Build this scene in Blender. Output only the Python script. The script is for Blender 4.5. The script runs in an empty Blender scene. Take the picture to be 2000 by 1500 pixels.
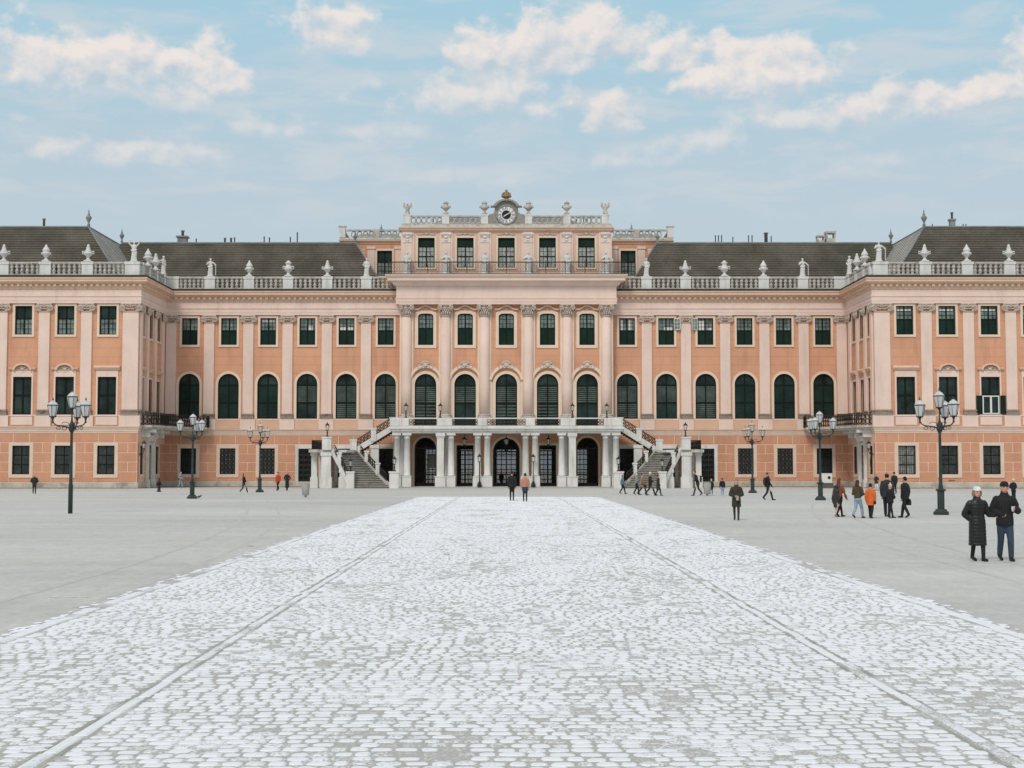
import bpy, math, random
from mathutils import Matrix, Vector
import numpy as np
R = math.radians
rnd = random.Random(7)
SC = bpy.context.scene
COL = SC.collection

# ------------------------------------------------------------------ camera
cam_d = bpy.data.cameras.new('camera'); cam = bpy.data.objects.new('camera', cam_d); COL.objects.link(cam)
cam_d.sensor_width = 36.0; cam_d.lens = 50.0; cam_d.clip_end = 9000; cam_d.clip_start = 0.5
cam.location = (0, 0, 2.15)
cam.rotation_euler = (R(90) + math.atan(163 / 2778.0), 0, 0)
cam_d.shift_x = 0.0055
SC.camera = cam

# ------------------------------------------------------------------ light and exposure
SUN_EL, SUN_AZ = 46, 202          # azimuth from +Y, clockwise: behind the camera, to the left
sun_d = bpy.data.lights.new('sun', 'SUN'); sun = bpy.data.objects.new('sun', sun_d); COL.objects.link(sun)
sun_d.energy = 1.65; sun_d.angle = R(17); sun_d.color = (1.0, 0.93, 0.84)
sd = Vector((math.sin(R(SUN_AZ)) * math.cos(R(SUN_EL)), math.cos(R(SUN_AZ)) * math.cos(R(SUN_EL)), math.sin(R(SUN_EL))))
sun.rotation_euler = sd.to_track_quat('Z', 'Y').to_euler(); sun.location = (-20, -20, 60)
SC.cycles.max_bounces = 6; SC.cycles.diffuse_bounces = 3; SC.cycles.glossy_bounces = 3; SC.cycles.transmission_bounces = 4
vs = SC.view_settings
vs.view_transform = 'Standard'; vs.look = 'None'; vs.exposure = 0.0; vs.gamma = 1.0; vs.use_curve_mapping = False

# ------------------------------------------------------------------ world: hazy sky with cumulus
W = bpy.data.worlds.new('World'); SC.world = W; W.use_nodes = True
nt = W.node_tree; nt.nodes.clear()
def N(tree, t, **kw):
    n = tree.nodes.new(t)
    for k, v in kw.items(): setattr(n, k, v)
    return n
def wire(tree, a, b): tree.links.new(a, b)
def setin(tree, sock, v):
    if hasattr(v, 'is_linked'): tree.links.new(v, sock)
    else: sock.default_value = v
def mth(tree, op, a, b=None, c=None, clamp=False):
    n = N(tree, 'ShaderNodeMath', operation=op); n.use_clamp = clamp
    setin(tree, n.inputs[0], a)
    if b is not None: setin(tree, n.inputs[1], b)
    if c is not None: setin(tree, n.inputs[2], c)
    return n.outputs[0]
def vmth(tree, op, a, b=None):
    n = N(tree, 'ShaderNodeVectorMath', operation=op)
    setin(tree, n.inputs[0], a)
    if b is not None: setin(tree, n.inputs[1], b)
    return n.outputs['Value'] if op == 'LENGTH' else n.outputs[0]
def mapr(tree, v, a, b, c, d, smooth=True):
    n = N(tree, 'ShaderNodeMapRange'); n.clamp = True
    if smooth: n.interpolation_type = 'SMOOTHSTEP'
    setin(tree, n.inputs[0], v)
    for i, q in enumerate((a, b, c, d)): n.inputs[i + 1].default_value = q
    return n.outputs[0]
def mixc(tree, f, a, b, mode='MIX'):
    n = N(tree, 'ShaderNodeMix', data_type='RGBA'); n.blend_type = mode
    setin(tree, n.inputs[0], f)
    for s, v in ((n.inputs[6], a), (n.inputs[7], b)):
        if hasattr(v, 'is_linked'): tree.links.new(v, s)
        else: s.default_value = (v[0], v[1], v[2], 1)
    return n.outputs[2]
def noise(tree, vec, scale, detail=4, rough=0.55, dist=0.0):
    n = N(tree, 'ShaderNodeTexNoise'); n.inputs['Scale'].default_value = scale
    n.inputs['Detail'].default_value = detail; n.inputs['Roughness'].default_value = rough; n.inputs['Distortion'].default_value = dist
    if vec is not None: tree.links.new(vec, n.inputs['Vector'])
    return n.outputs[0]
def sky():
    T = nt
    tc = N(T, 'ShaderNodeTexCoord')
    sep = N(T, 'ShaderNodeSeparateXYZ'); wire(T, tc.outputs['Generated'], sep.inputs[0])
    az = mth(T, 'MULTIPLY', mth(T, 'ARCTAN2', sep.outputs[0], sep.outputs[1]), 57.2958)
    el = mth(T, 'MULTIPLY', mth(T, 'ARCSINE', sep.outputs[2]), 57.2958)
    cmb = N(T, 'ShaderNodeCombineXYZ'); wire(T, az, cmb.inputs[0]); wire(T, el, cmb.inputs[1])
    p = cmb.outputs[0]
    nsk = N(T, 'ShaderNodeTexSky'); nsk.sky_type = 'NISHITA'; nsk.sun_disc = False
    nsk.sun_elevation = R(SUN_EL); nsk.sun_rotation = R(SUN_AZ); nsk.air_density = 1.0; nsk.dust_density = 1.5; nsk.ozone_density = 1.0
    base = mixc(T, 1.0, nsk.outputs[0], (0.10, 0.10, 0.10), 'MULTIPLY')
    haze = mixc(T, mapr(T, el, 8, 21, 0, 1), (0.535, 0.632, 0.690), (0.395, 0.645, 0.770))
    haze = mixc(T, mapr(T, el, 21, 75, 0, 1), haze, (0.34, 0.50, 0.66))
    col = mixc(T, 0.88, base, haze)
    ps = vmth(T, 'MULTIPLY', p, (1.0, 1.3, 1.0))
    n1 = noise(T, ps, 0.64, 6, 0.55, 0.1)
    n1s = noise(T, vmth(T, 'ADD', ps, (-0.25, 0.50, 0)), 0.64, 3, 0.55, 0.1)
    n2 = noise(T, ps, 0.16, 3, 0.5)
    rel = mth(T, 'MULTIPLY', mth(T, 'SUBTRACT', n1, n1s), 3.0)
    fr = mth(T, 'ADD', mth(T, 'MULTIPLY', mth(T, 'SUBTRACT', n1, 0.5), 2.1), mth(T, 'MULTIPLY', mth(T, 'SUBTRACT', n2, 0.5), 0.8))
    lit, shd = (0.840, 0.780, 0.745), (0.530, 0.615, 0.690)
    def layer(col, d, up, op, soft):
        a = mapr(T, mth(T, 'ADD', mth(T, 'SUBTRACT', 1.05, d), fr), 0.0, soft, 0.0, op)
        sh = mth(T, 'ADD', mth(T, 'MULTIPLY', up, 0.62), mth(T, 'ADD', rel, 0.60), clamp=True)
        a2 = mth(T, 'MULTIPLY', a, mapr(T, up, -1.25, -0.35, 0.15, 1.0))
        return mixc(T, a2, col, mixc(T, sh, shd, lit))
    hz = noise(T, vmth(T, 'MULTIPLY', p, (0.5, 1.9, 1.0)), 0.42, 5, 0.6, 0.4)
    col = mixc(T, mth(T, 'MULTIPLY', mapr(T, hz, .42, .66, 0, .50), mapr(T, el, 9.0, 11.5, .15, 1)), col, (0.66, 0.675, 0.700))
    # clouds beyond the picture: the same cumulus carried round the sky
    wv = noise(T, vmth(T, 'MULTIPLY', p, (1.0, 2.4, 1.0)), 0.075, 3, 0.5)
    out = mth(T, 'MAXIMUM', mapr(T, mth(T, 'ABSOLUTE', az), 20.5, 24.0, 0, 1), mapr(T, el, 19.0, 21.5, 0, 1))
    dgen = mth(T, 'SUBTRACT', 1.65, mth(T, 'MULTIPLY', mth(T, 'MULTIPLY', mapr(T, wv, 0.36, 0.58, 0, 1.7), out), mapr(T, el, 5, 12, 0.2, 1)))
    col = layer(col, dgen, mth(T, 'MULTIPLY', mth(T, 'SUBTRACT', wv, 0.5), 3.0), 0.85, 0.5)
    C = [
         (-19.3, 18.1, 1.4, .5, .45), (-19.2, 13.5, .7, .3, .45), (-15.3, 12.45, 4.6, .66, .62), (-10.0, 13.75, 2.2, .7, .55), (-5.3, 13.5, 3.6, .6, .45),
         (5.2, 12.6, 2.6, .65, .50), (8.2, 13.2, 2.2, .85, .60), (14.5, 12.2, 3.8, .6, .30), (-2.0, 11.9, 4.0, .6, .22), (-13.0, 14.3, 1.4, .45, .35), (-19.0, 14.9, 1.6, .5, .4),
         (-1.2, 15.1, 4.8, 1.15, .80), (4.4, 14.4, 1.6, 1.0, .82), (12.5, 14.0, 4.2, .75, .70), (16.4, 14.5, 4.0, 1.0, .85), (19.0, 14.6, 2.2, 1.1, .85),
         (-17.6, 15.85, 4.2, 1.45, .97), (-15.0, 15.9, 2.6, 1.3, .95), (-12.3, 15.9, 2.0, 1.3, .93), (-12.9, 15.0, 2.2, .8, .7), (-6.9, 17.6, 1.9, 1.15, .97), (-3.6, 16.0, .9, .5, .35),
         (-1.0, 16.9, 1.5, 1.2, .95), (1.2, 16.9, 2.4, 1.5, .97), (2.9, 17.4, 2.4, 1.7, .97), (5.0, 17.3, 1.9, 1.4, .95), (6.9, 16.6, 1.5, 1.0, .92), (10.5, 16.0, 3.8, 1.4, .97), (9.0, 15.6, 2.6, .9, .85), (20.4, 16.2, 1.0, 1.0, .97)]
    for a, e, ra, re, op in C:
        q = vmth(T, 'MULTIPLY', vmth(T, 'SUBTRACT', p, (a, e - .32, 0)), (1 / ra, 1 / re, 0))
        sq = N(T, 'ShaderNodeSeparateXYZ'); wire(T, q, sq.inputs[0])
        col = layer(col, vmth(T, 'LENGTH', q), sq.outputs[1], op, 0.55 if op > .8 else (0.75 if op > .6 else 1.1))
    bg = N(T, 'ShaderNodeBackground'); wire(T, col, bg.inputs[0]); bg.inputs[1].default_value = 1.0
    o = N(T, 'ShaderNodeOutputWorld'); wire(T, bg.outputs[0], o.inputs[0])
sky()
W.cycles.sampling_method = 'NONE'

# ------------------------------------------------------------------ materials
MATS = {}
def mat(name, c, rough=0.8, var=0.12, vscale=0.8, dark=None, dscale=0.5, damt=0.0, bump=0.0, bscale=20, metal=0.0, spec=0.3, streak=False, fine=0.0, fscale=30, alpha=None):
    if name in MATS: return MATS[name]
    m = bpy.data.materials.new(name); m.use_nodes = True; T = m.node_tree; b = T.nodes['Principled BSDF']
    g = N(T, 'ShaderNodeNewGeometry'); pos = g.outputs['Position']
    v = noise(T, pos, vscale, 4, 0.6)
    f = mapr(T, v, 0.3, 0.7, 1 - var, 1 + var, False)
    if fine:
        f = mth(T, 'MULTIPLY', f, mapr(T, noise(T, pos, fscale, 2, 0.7), 0.3, 0.7, 1 - fine, 1 + fine, False))
    cm = N(T, 'ShaderNodeCombineColor'); [wire(T, f, cm.inputs[i]) for i in range(3)]
    col = mixc(T, 1.0, c, cm.outputs[0], 'MULTIPLY')
    if dark:
        pv = vmth(T, 'MULTIPLY', pos, (1.3, 1.3, 0.16)) if streak else pos
        dm = mapr(T, noise(T, pv, dscale, 5, 0.65), 0.50, 0.72, 0, damt)
        col = mixc(T, dm, col, dark)
    wire(T, col, b.inputs['Base Color'])
    b.inputs['Roughness'].default_value = rough; b.inputs['Metallic'].default_value = metal
    b.inputs['Specular IOR Level'].default_value = spec
    if bump:
        bn = N(T, 'ShaderNodeBump'); bn.inputs['Strength'].default_value = bump; bn.inputs['Distance'].default_value = 0.02
        wire(T, noise(T, pos, bscale, 4, 0.6), bn.inputs['Height']); wire(T, bn.outputs[0], b.inputs['Normal'])
    MATS[name] = m
    return m
ORANGE = mat('orange_stucco', (0.660, 0.342, 0.212), 0.9, 0.09, 0.30, (0.47, 0.235, 0.15), 0.8, 0.6, streak=True, fine=0.04, fscale=9)
BLOCKM = mat('orange_block', (0.590, 0.302, 0.190), 0.9, 0.09, 0.5, (0.44, 0.19, 0.11), 1.1, 0.35, streak=True, fine=0.05, fscale=9)
def score(m, z0, pitch):
    T = m.node_tree; b = T.nodes['Principled BSDF']; src = b.inputs['Base Color'].links[0].from_socket
    sx = N(T, 'ShaderNodeSeparateXYZ'); wire(T, N(T, 'ShaderNodeNewGeometry').outputs['Position'], sx.inputs[0])
    fr = mth(T, 'FRACT', mth(T, 'DIVIDE', mth(T, 'SUBTRACT', sx.outputs[2], z0), pitch))
    ln = mapr(T, mth(T, 'ABSOLUTE', mth(T, 'SUBTRACT', fr, .5)), 0.0, .05, .42, 0.0)
    wire(T, mixc(T, ln, src, (0.33, 0.15, 0.09)), b.inputs['Base Color'])
score(ORANGE, 6.5, .93)
JOINT = mat('joint_plaster', (0.78, 0.53, 0.39), 0.9, 0.06)
PINK = mat('pink_plaster', (0.780, 0.605, 0.520), 0.9, 0.06, 0.5, (0.60, 0.44, 0.37), 0.8, 0.40, streak=True, fine=0.03, fscale=7)
CREAM = mat('cream_trim', (0.760, 0.610, 0.480), 0.9, 0.06, 0.8)
GSUR = mat('window_band_plaster', (0.710, 0.545, 0.445), 0.9, 0.07, 0.9)
PEACH = mat('peach_cornice', (0.730, 0.500, 0.370), 0.9, 0.06, 0.8, (0.45, 0.28, 0.2), 1.0, 0.3, streak=True)
STONE = mat('pale_stone', (0.690, 0.680, 0.650), 0.9, 0.10, 0.9, (0.34, 0.33, 0.27), 0.9, 0.55, 0.25, 14, streak=True, fine=0.05, fscale=12)
WEATHD = mat('dark_weathered_stone', (0.300, 0.290, 0.255), 0.95, 0.2, 2.0, (0.11, 0.11, 0.085), 2.0, 0.7, 0.3, 16)
WEATH = mat('weathered_stone', (0.500, 0.470, 0.420), 0.95, 0.18, 1.6, (0.16, 0.16, 0.12), 1.8, 0.75, 0.3, 16, fine=0.1, fscale=8)
CAPM = mat('capital_stone', (0.600, 0.500, 0.425), 0.95, 0.15, 3.0, (0.26, 0.20, 0.16), 3.0, 0.6)  # dark mottling puts undercut shading into the capital colour
MOSSY = mat('mossy_stone', (0.300, 0.235, 0.185), 0.95, 0.2, 2.5, (0.07, 0.07, 0.05), 1.6, 0.9)
FLASH = mat('metal_flashing', (0.030, 0.038, 0.033), 0.7, 0.3, 1.5)
PLINTH = mat('plinth_stone', (0.500, 0.470, 0.410), 0.95, 0.15, 0.8, (0.17, 0.16, 0.12), 0.7, 0.7, fine=0.08, fscale=8)
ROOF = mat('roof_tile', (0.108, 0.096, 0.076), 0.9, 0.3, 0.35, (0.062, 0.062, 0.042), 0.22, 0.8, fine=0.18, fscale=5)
ROOFPALE = mat('roof_tile_grazing_pale', (0.42, 0.40, 0.37), 0.9, 0.15, 0.5, fine=0.12, fscale=5)  # side slope's paleness at a grazing view, put into the tile colour
LEADM = mat('lead_grey', (0.225, 0.235, 0.235), 0.6, 0.2, 1.0)
GREEN = mat('green_paint', (0.008, 0.016, 0.012), 0.6, 0.15, 2.0, spec=.08)
SHUT = mat('shutter_green', (0.013, 0.029, 0.023), 0.7, 0.3, 0.7, spec=.08)
BLIND = mat('blind_slat', (0.080, 0.100, 0.086), 0.7, 0.5, 0.8, spec=.1)
WHITEP = mat('white_paint', (0.70, 0.68, 0.64), 0.6, 0.05)
IRON = mat('black_iron', (0.022, 0.022, 0.020), 0.5, 0.2, 3.0)
GOLD = mat('dull_gold', (0.36, 0.25, 0.13), 0.6, 0.3, 3.0, (.14, .12, .09), 4.0, .7, metal=0.3)
LAMPG = mat('lamp_green', (0.032, 0.046, 0.041), 0.5, 0.2, 2.0)
STEPM = mat('step_stone', (0.125, 0.120, 0.108), 0.9, 0.2, 1.5, (0.09, 0.09, 0.07), 1.5, 0.5)
STATUE = mat('statue_stone', (0.660, 0.650, 0.625), 0.9, 0.15, 3.0, (0.30, 0.29, 0.24), 3.0, 0.5)
DARKR = mat('dark_interior', (0.05, 0.045, 0.04), 0.9, 0.1)
HALLM = mat('hall_plaster', (0.42, 0.38, 0.33), 0.9, 0.08)
GLASS = mat('window_glass', (0.020, 0.033, 0.029), 0.06, 0.8, 0.55, spec=0.15)
GLASSD = mat('dusty_glass', (0.070, 0.085, 0.080), 0.12, 0.6, 1.3, spec=0.3)
GLASSL = mat('curtained_glass', (0.165, 0.205, 0.190), 0.08, 0.55, 1.6, spec=0.3)
GLASSB = mat('lace_curtained_glass', (0.34, 0.35, 0.32), 0.1, 0.5, 2.2, spec=0.5)
def lampglass():
    m = bpy.data.materials.new('frosted_lamp_glass'); m.use_nodes = True; b = m.node_tree.nodes['Principled BSDF']
    b.inputs['Base Color'].default_value = (0.66, 0.66, 0.65, 1); b.inputs['Roughness'].default_value = 0.35
    b.inputs['Transmission Weight'].default_value = 0.15
    return m
def clearglass():
    m = bpy.data.materials.new('clear_lamp_glass'); m.use_nodes = True; T = m.node_tree; b = T.nodes['Principled BSDF']
    b.inputs['Base Color'].default_value = (0.85, 0.84, 0.80, 1); b.inputs['Roughness'].default_value = 0.1; b.inputs['Alpha'].default_value = 0.30
    return m
FROST = lampglass(); CLEAR = clearglass()
DIMGLASS = CLEAR.copy(); DIMGLASS.name = 'dimming_garden_glass'; DIMGLASS.node_tree.nodes['Principled BSDF'].inputs['Base Color'].default_value = (.20, .20, .17, 1); DIMGLASS.node_tree.nodes['Principled BSDF'].inputs['Alpha'].default_value = .45  # dark tint added to dim daylight through the hall's back windows

# ------------------------------------------------------------------ mesh helpers
class MB:
    def __init__(s): s.v = []; s.f = []; s.sm = []
    def add(s, vs_, fs, smooth=False):
        o = len(s.v); s.v += [tuple(q) for q in vs_]; s.f += [tuple(i + o for i in f) for f in fs]; s.sm += [smooth] * len(fs)
        return s
    def box(s, x0, x1, y0, y1, z0, z1):
        if x0 > x1: x0, x1 = x1, x0
        if y0 > y1: y0, y1 = y1, y0
        return s.add([(x0, y0, z0), (x1, y0, z0), (x1, y1, z0), (x0, y1, z0), (x0, y0, z1), (x1, y0, z1), (x1, y1, z1), (x0, y1, z1)],
                     [(0, 3, 2, 1), (4, 5, 6, 7), (0, 1, 5, 4), (1, 2, 6, 5), (2, 3, 7, 6), (3, 0, 4, 7)])
    def hexa(s, b4, t4):
        return s.add(list(b4) + list(t4), [(0, 3, 2, 1), (4, 5, 6, 7), (0, 1, 5, 4), (1, 2, 6, 5), (2, 3, 7, 6), (3, 0, 4, 7)])
    def prism_xz(s, poly, y0, y1):
        n = len(poly)
        return s.add([(x, y0, z) for x, z in poly] + [(x, y1, z) for x, z in poly],
                     [tuple(range(n)), tuple(range(2 * n - 1, n - 1, -1))] + [(i, n + i, n + (i + 1) % n, (i + 1) % n) for i in range(n)])
    def prism_xy(s, poly, z0, z1):
        n = len(poly)
        return s.add([(x, y, z0) for x, y in poly] + [(x, y, z1) for x, y in poly],
                     [tuple(range(n - 1, -1, -1)), tuple(range(n, 2 * n))] + [(i, (i + 1) % n, n + (i + 1) % n, n + i) for i in range(n)])
    def strip(s, inner, outer, y0, y1):      # frame band between two outlines (x, z), open at its ends
        n = len(inner); vv = []
        for y in (y0, y1):
            vv += [(x, y, z) for x, z in inner] + [(x, y, z) for x, z in outer]
        f = []
        for i in range(n - 1):
            f += [(i, i + 1, n + i + 1, n + i), (2 * n + i, 3 * n + i, 3 * n + i + 1, 2 * n + i + 1),
                  (i, 2 * n + i, 2 * n + i + 1, i + 1), (n + i, n + i + 1, 3 * n + i + 1, 3 * n + i)]
        f += [(0, n, 3 * n, 2 * n), (n - 1, 3 * n - 1, 4 * n - 1, 2 * n - 1)]
        return s.add(vv, f)
    def lathe(s, prof, n=10, c=(0, 0, 0), smooth=True, a0=0.0, a1=2 * math.pi):
        full = abs(a1 - a0 - 2 * math.pi) < 1e-4; m = n if full else n + 1
        vv = [(c[0] + r * math.cos(a0 + (a1 - a0) * i / n), c[1] + r * math.sin(a0 + (a1 - a0) * i / n), c[2] + z) for r, z in prof for i in range(m)]
        f = []
        for k in range(len(prof) - 1):
            for i in range(n):
                j = (i + 1) % m
                f.append((k * m + i, k * m + j, (k + 1) * m + j, (k + 1) * m + i))
        s.add(vv, f, smooth)
        if full:
            o = len(s.v) - len(vv)
            s.f.append(tuple(o + i for i in range(m - 1, -1, -1))); s.sm.append(False)
            s.f.append(tuple(o + (len(prof) - 1) * m + i for i in range(m))); s.sm.append(False)
        return s
    def tube(s, path, r, n=5, smooth=True, closed=False):
        path = [Vector(p) for p in path]; m = len(path); rs = r if isinstance(r, (list, tuple)) else [r] * m
        vv = []
        for i, p in enumerate(path):
            a = path[(i - 1) % m] if (i or closed) else p; b = path[(i + 1) % m] if (i < m - 1 or closed) else p
            t = (b - a).normalized() if (b - a).length > 1e-9 else Vector((0, 0, 1))
            up = Vector((0, 0, 1)) if abs(t.z) < 0.9 else Vector((0, 1, 0))
            u = t.cross(up).normalized(); w = u.cross(t)
            vv += [p + (u * math.cos(2 * math.pi * k / n) + w * math.sin(2 * math.pi * k / n)) * rs[i] for k in range(n)]
        f = []
        for i in range(m if closed else m - 1):
            j = (i + 1) % m
            f += [(i * n + k, i * n + (k + 1) % n, j * n + (k + 1) % n, j * n + k) for k in range(n)]
        if not closed: f += [tuple(range(n - 1, -1, -1)), tuple((m - 1) * n + k for k in range(n))]
        return s.add(vv, f, smooth)
    def ring(s, c, rx, rz, r, n=12, k=4, a0=0, a1=360):      # a ring in the x-z plane
        cl = a1 - a0 >= 360
        cnt = n if cl else n + 1
        return s.tube([(c[0] + rx * math.cos(R(a0 + (a1 - a0) * i / n)), c[1], c[2] + rz * math.sin(R(a0 + (a1 - a0) * i / n))) for i in range(cnt)], r, k, True, cl)
    def ell(s, c, r, n=10, m=6):
        vv = [(c[0], c[1], c[2] - r[2])]
        for j in range(1, m):
            t = -math.pi / 2 + math.pi * j / m
            vv += [(c[0] + r[0] * math.cos(t) * math.cos(2 * math.pi * i / n), c[1] + r[1] * math.cos(t) * math.sin(2 * math.pi * i / n), c[2] + r[2] * math.sin(t)) for i in range(n)]
        vv.append((c[0], c[1], c[2] + r[2])); top = len(vv) - 1
        f = [(0, 1 + (i + 1) % n, 1 + i) for i in range(n)]
        for j in range(m - 2):
            f += [(1 + j * n + i, 1 + j * n + (i + 1) % n, 1 + (j + 1) * n + (i + 1) % n, 1 + (j + 1) * n + i) for i in range(n)]
        f += [(1 + (m - 2) * n + i, 1 + (m - 2) * n + (i + 1) % n, top) for i in range(n)]
        return s.add(vv, f, True)
    def loft(s, rings, n=12):          # rings: (cx, cy, z, rx, ry)
        vv = [(cx + rx * math.cos(2 * math.pi * i / n), cy + ry * math.sin(2 * math.pi * i / n), z) for cx, cy, z, rx, ry in rings for i in range(n)]
        f = []
        for k in range(len(rings) - 1):
            f += [(k * n + i, k * n + (i + 1) % n, (k + 1) * n + (i + 1) % n, (k + 1) * n + i) for i in range(n)]
        f += [tuple(range(n - 1, -1, -1)), tuple((len(rings) - 1) * n + i for i in range(n))]
        return s.add(vv, f, True)
    def path(s, pts, prof):            # sweep profile (outward d, z) along a plan polyline; outward is to its right
        m = len(pts); nrm = []
        for i in range(m - 1):
            t = Vector((pts[i + 1][0] - pts[i][0], pts[i + 1][1] - pts[i][1])).normalized(); nrm.append(Vector((t.y, -t.x)))
        vv = []
        for i in range(m):
            a = nrm[max(i - 1, 0)]; b = nrm[min(i, m - 2)]; q = (a + b) / (1 + a.dot(b))
            vv += [(pts[i][0] + q.x * d, pts[i][1] + q.y * d, z) for d, z in prof]
        k = len(prof); f = []
        for i in range(m - 1):
            f += [(i * k + j, (i + 1) * k + j, (i + 1) * k + (j + 1) % k, i * k + (j + 1) % k) for j in range(k)]
        f += [tuple(range(k)), tuple((m - 1) * k + j for j in range(k - 1, -1, -1))]
        return s.add(vv, f)
    def shear(s, fn):
        s.v = [fn(*q) for q in s.v]; return s
    def mesh(s, name='mesh'):
        me = bpy.data.meshes.new(name); me.from_pydata(s.v, [], s.f)
        me.polygons.foreach_set('use_smooth', s.sm); me.update()
        return me
WM = {}
def T3(x=0, y=0, z=0, rz=0): return Matrix.Translation((x, y, z)) @ Matrix.Rotation(R(rz), 4, 'Z')
def obj(name, me, m, parent=None, M=None, kind=None, label=None):
    if isinstance(me, MB): me = me.mesh(name)
    if m is not None and not me.materials: me.materials.append(m)
    elif m is not None and me.materials[0] is not m: me = me.copy(); me.materials[0] = m
    o = bpy.data.objects.new(name, me); COL.objects.link(o); M = M if M is not None else (WM[parent.name] if parent else Matrix())
    WM[o.name] = M
    if parent: o.parent = parent; o.matrix_basis = WM[parent.name].inverted() @ M
    else: o.matrix_basis = M
    if kind: o['kind'] = kind
    if label: o['label'] = label
    return o
def thing(name, label, cat, M, group=None):
    o = bpy.data.objects.new(name, None); COL.objects.link(o); o.matrix_basis = M; WM[o.name] = M; o.empty_display_size = 0.2
    return tag(o, label, cat, group)
def tag(o, label, cat, group=None):
    o['label'] = label; o['category'] = cat
    if group: o['group'] = group
    return o

# ------------------------------------------------------------------ ground
def ground_mat():
    m = bpy.data.materials.new('pale_gravel_asphalt'); m.use_nodes = True; T = m.node_tree; b = T.nodes['Principled BSDF']
    pos = N(T, 'ShaderNodeNewGeometry').outputs['Position']
    big = noise(T, vmth(T, 'MULTIPLY', pos, (0.35, 1.0, 1.0)), 0.10, 5, 0.6)
    mid = noise(T, vmth(T, 'MULTIPLY', pos, (0.25, 1.0, 1.0)), 0.8, 4, 0.6)
    fin = noise(T, pos, 55, 3, 0.8)
    spk = noise(T, vmth(T, 'MULTIPLY', pos, (1.0, .6, 1.0)), 6.0, 6, 0.85)
    st = noise(T, vmth(T, 'MULTIPLY', pos, (.12, .5, 1.0)), .35, 6, 0.7, 1.2)
    big = mth(T, 'MULTIPLY_ADD', mth(T, 'SUBTRACT', spk, .5), 1.1, mth(T, 'MULTIPLY_ADD', mth(T, 'SUBTRACT', st, .5), .35, mth(T, 'MULTIPLY_ADD', mth(T, 'SUBTRACT', noise(T, vmth(T, 'MULTIPLY', pos, (1.0, .35, 1.0)), 2.2, 5, .8), .5), .7, mth(T, 'MULTIPLY', big, .8))))
    f = mth(T, 'MULTIPLY', mapr(T, big, .2, .8, .80, 1.16, False), mth(T, 'MULTIPLY', mapr(T, mid, .3, .7, .965, 1.035, False), mapr(T, fin, .25, .75, .70, 1.30, False)))
    cm = N(T, 'ShaderNodeCombineColor'); [wire(T, f, cm.inputs[i]) for i in range(3)]
    c = mixc(T, mapr(T, noise(T, pos, 0.05, 3, .5), .35, .65, 0, 1), (0.575, 0.56, 0.525), (0.555, 0.553, 0.532))
    wire(T, mixc(T, 1.0, c, cm.outputs[0], 'MULTIPLY'), b.inputs['Base Color']); b.inputs['Roughness'].default_value = 0.95
    b.inputs['Specular IOR Level'].default_value = 0.15
    bn = N(T, 'ShaderNodeBump'); bn.inputs['Strength'].default_value = .35; bn.inputs['Distance'].default_value = .01
    wire(T, fin, bn.inputs['Height']); wire(T, bn.outputs[0], b.inputs['Normal'])
    return m
g = MB().add([(-4000, -300, 0), (4000, -300, 0), (4000, 6000, 0), (-4000, 6000, 0)], [(0, 1, 2, 3)])
obj('ground', g, ground_mat(), kind='structure')

tm = mat('tyre_track_grit', (.49, .48, .455), .95, .12, 1.2, (.56, .55, .52), .8, .9)
def track(pts, w, name, m, z):
    mb = MB()
    for (x0, y0), (x1, y1) in zip(pts[:-1], pts[1:]):
        d = Vector((x1 - x0, y1 - y0)).normalized(); n_ = Vector((-d.y, d.x)) * w / 2
        mb.add([(x0 + n_.x, y0 + n_.y, z), (x0 - n_.x, y0 - n_.y, z), (x1 - n_.x, y1 - n_.y, z), (x1 + n_.x, y1 + n_.y, z)], [(0, 1, 2, 3)])
    obj(name, mb, m, kind='structure')
for off in (0, 1.5): track([(-6.6 - off - 9.5 * (1 - math.cos(t * .09)), 22 + 4.2 * t) for t in range(19)], .13, 'tyre_track', tm, .002 + off * .0006)
for off in (0, 1.5): track([(9.5 + off + 12 * (1 - math.cos(t * .08)), 20 + 4.0 * t) for t in range(20)], .13, 'tyre_track', tm, .0022 + off * .0006)
pm = mat('pale_paving', (.64, .63, .605), .95, .1, .8, fine=.1, fscale=10)
for x0, x1, y, w in ((-62, -7.2, 106.5, .5), (7.4, 62, 106.5, .5), (-62, 62, 133.0, .4)): track([(x0, y), (x1, y)], w, 'paving_line', pm, .0035)
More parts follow.
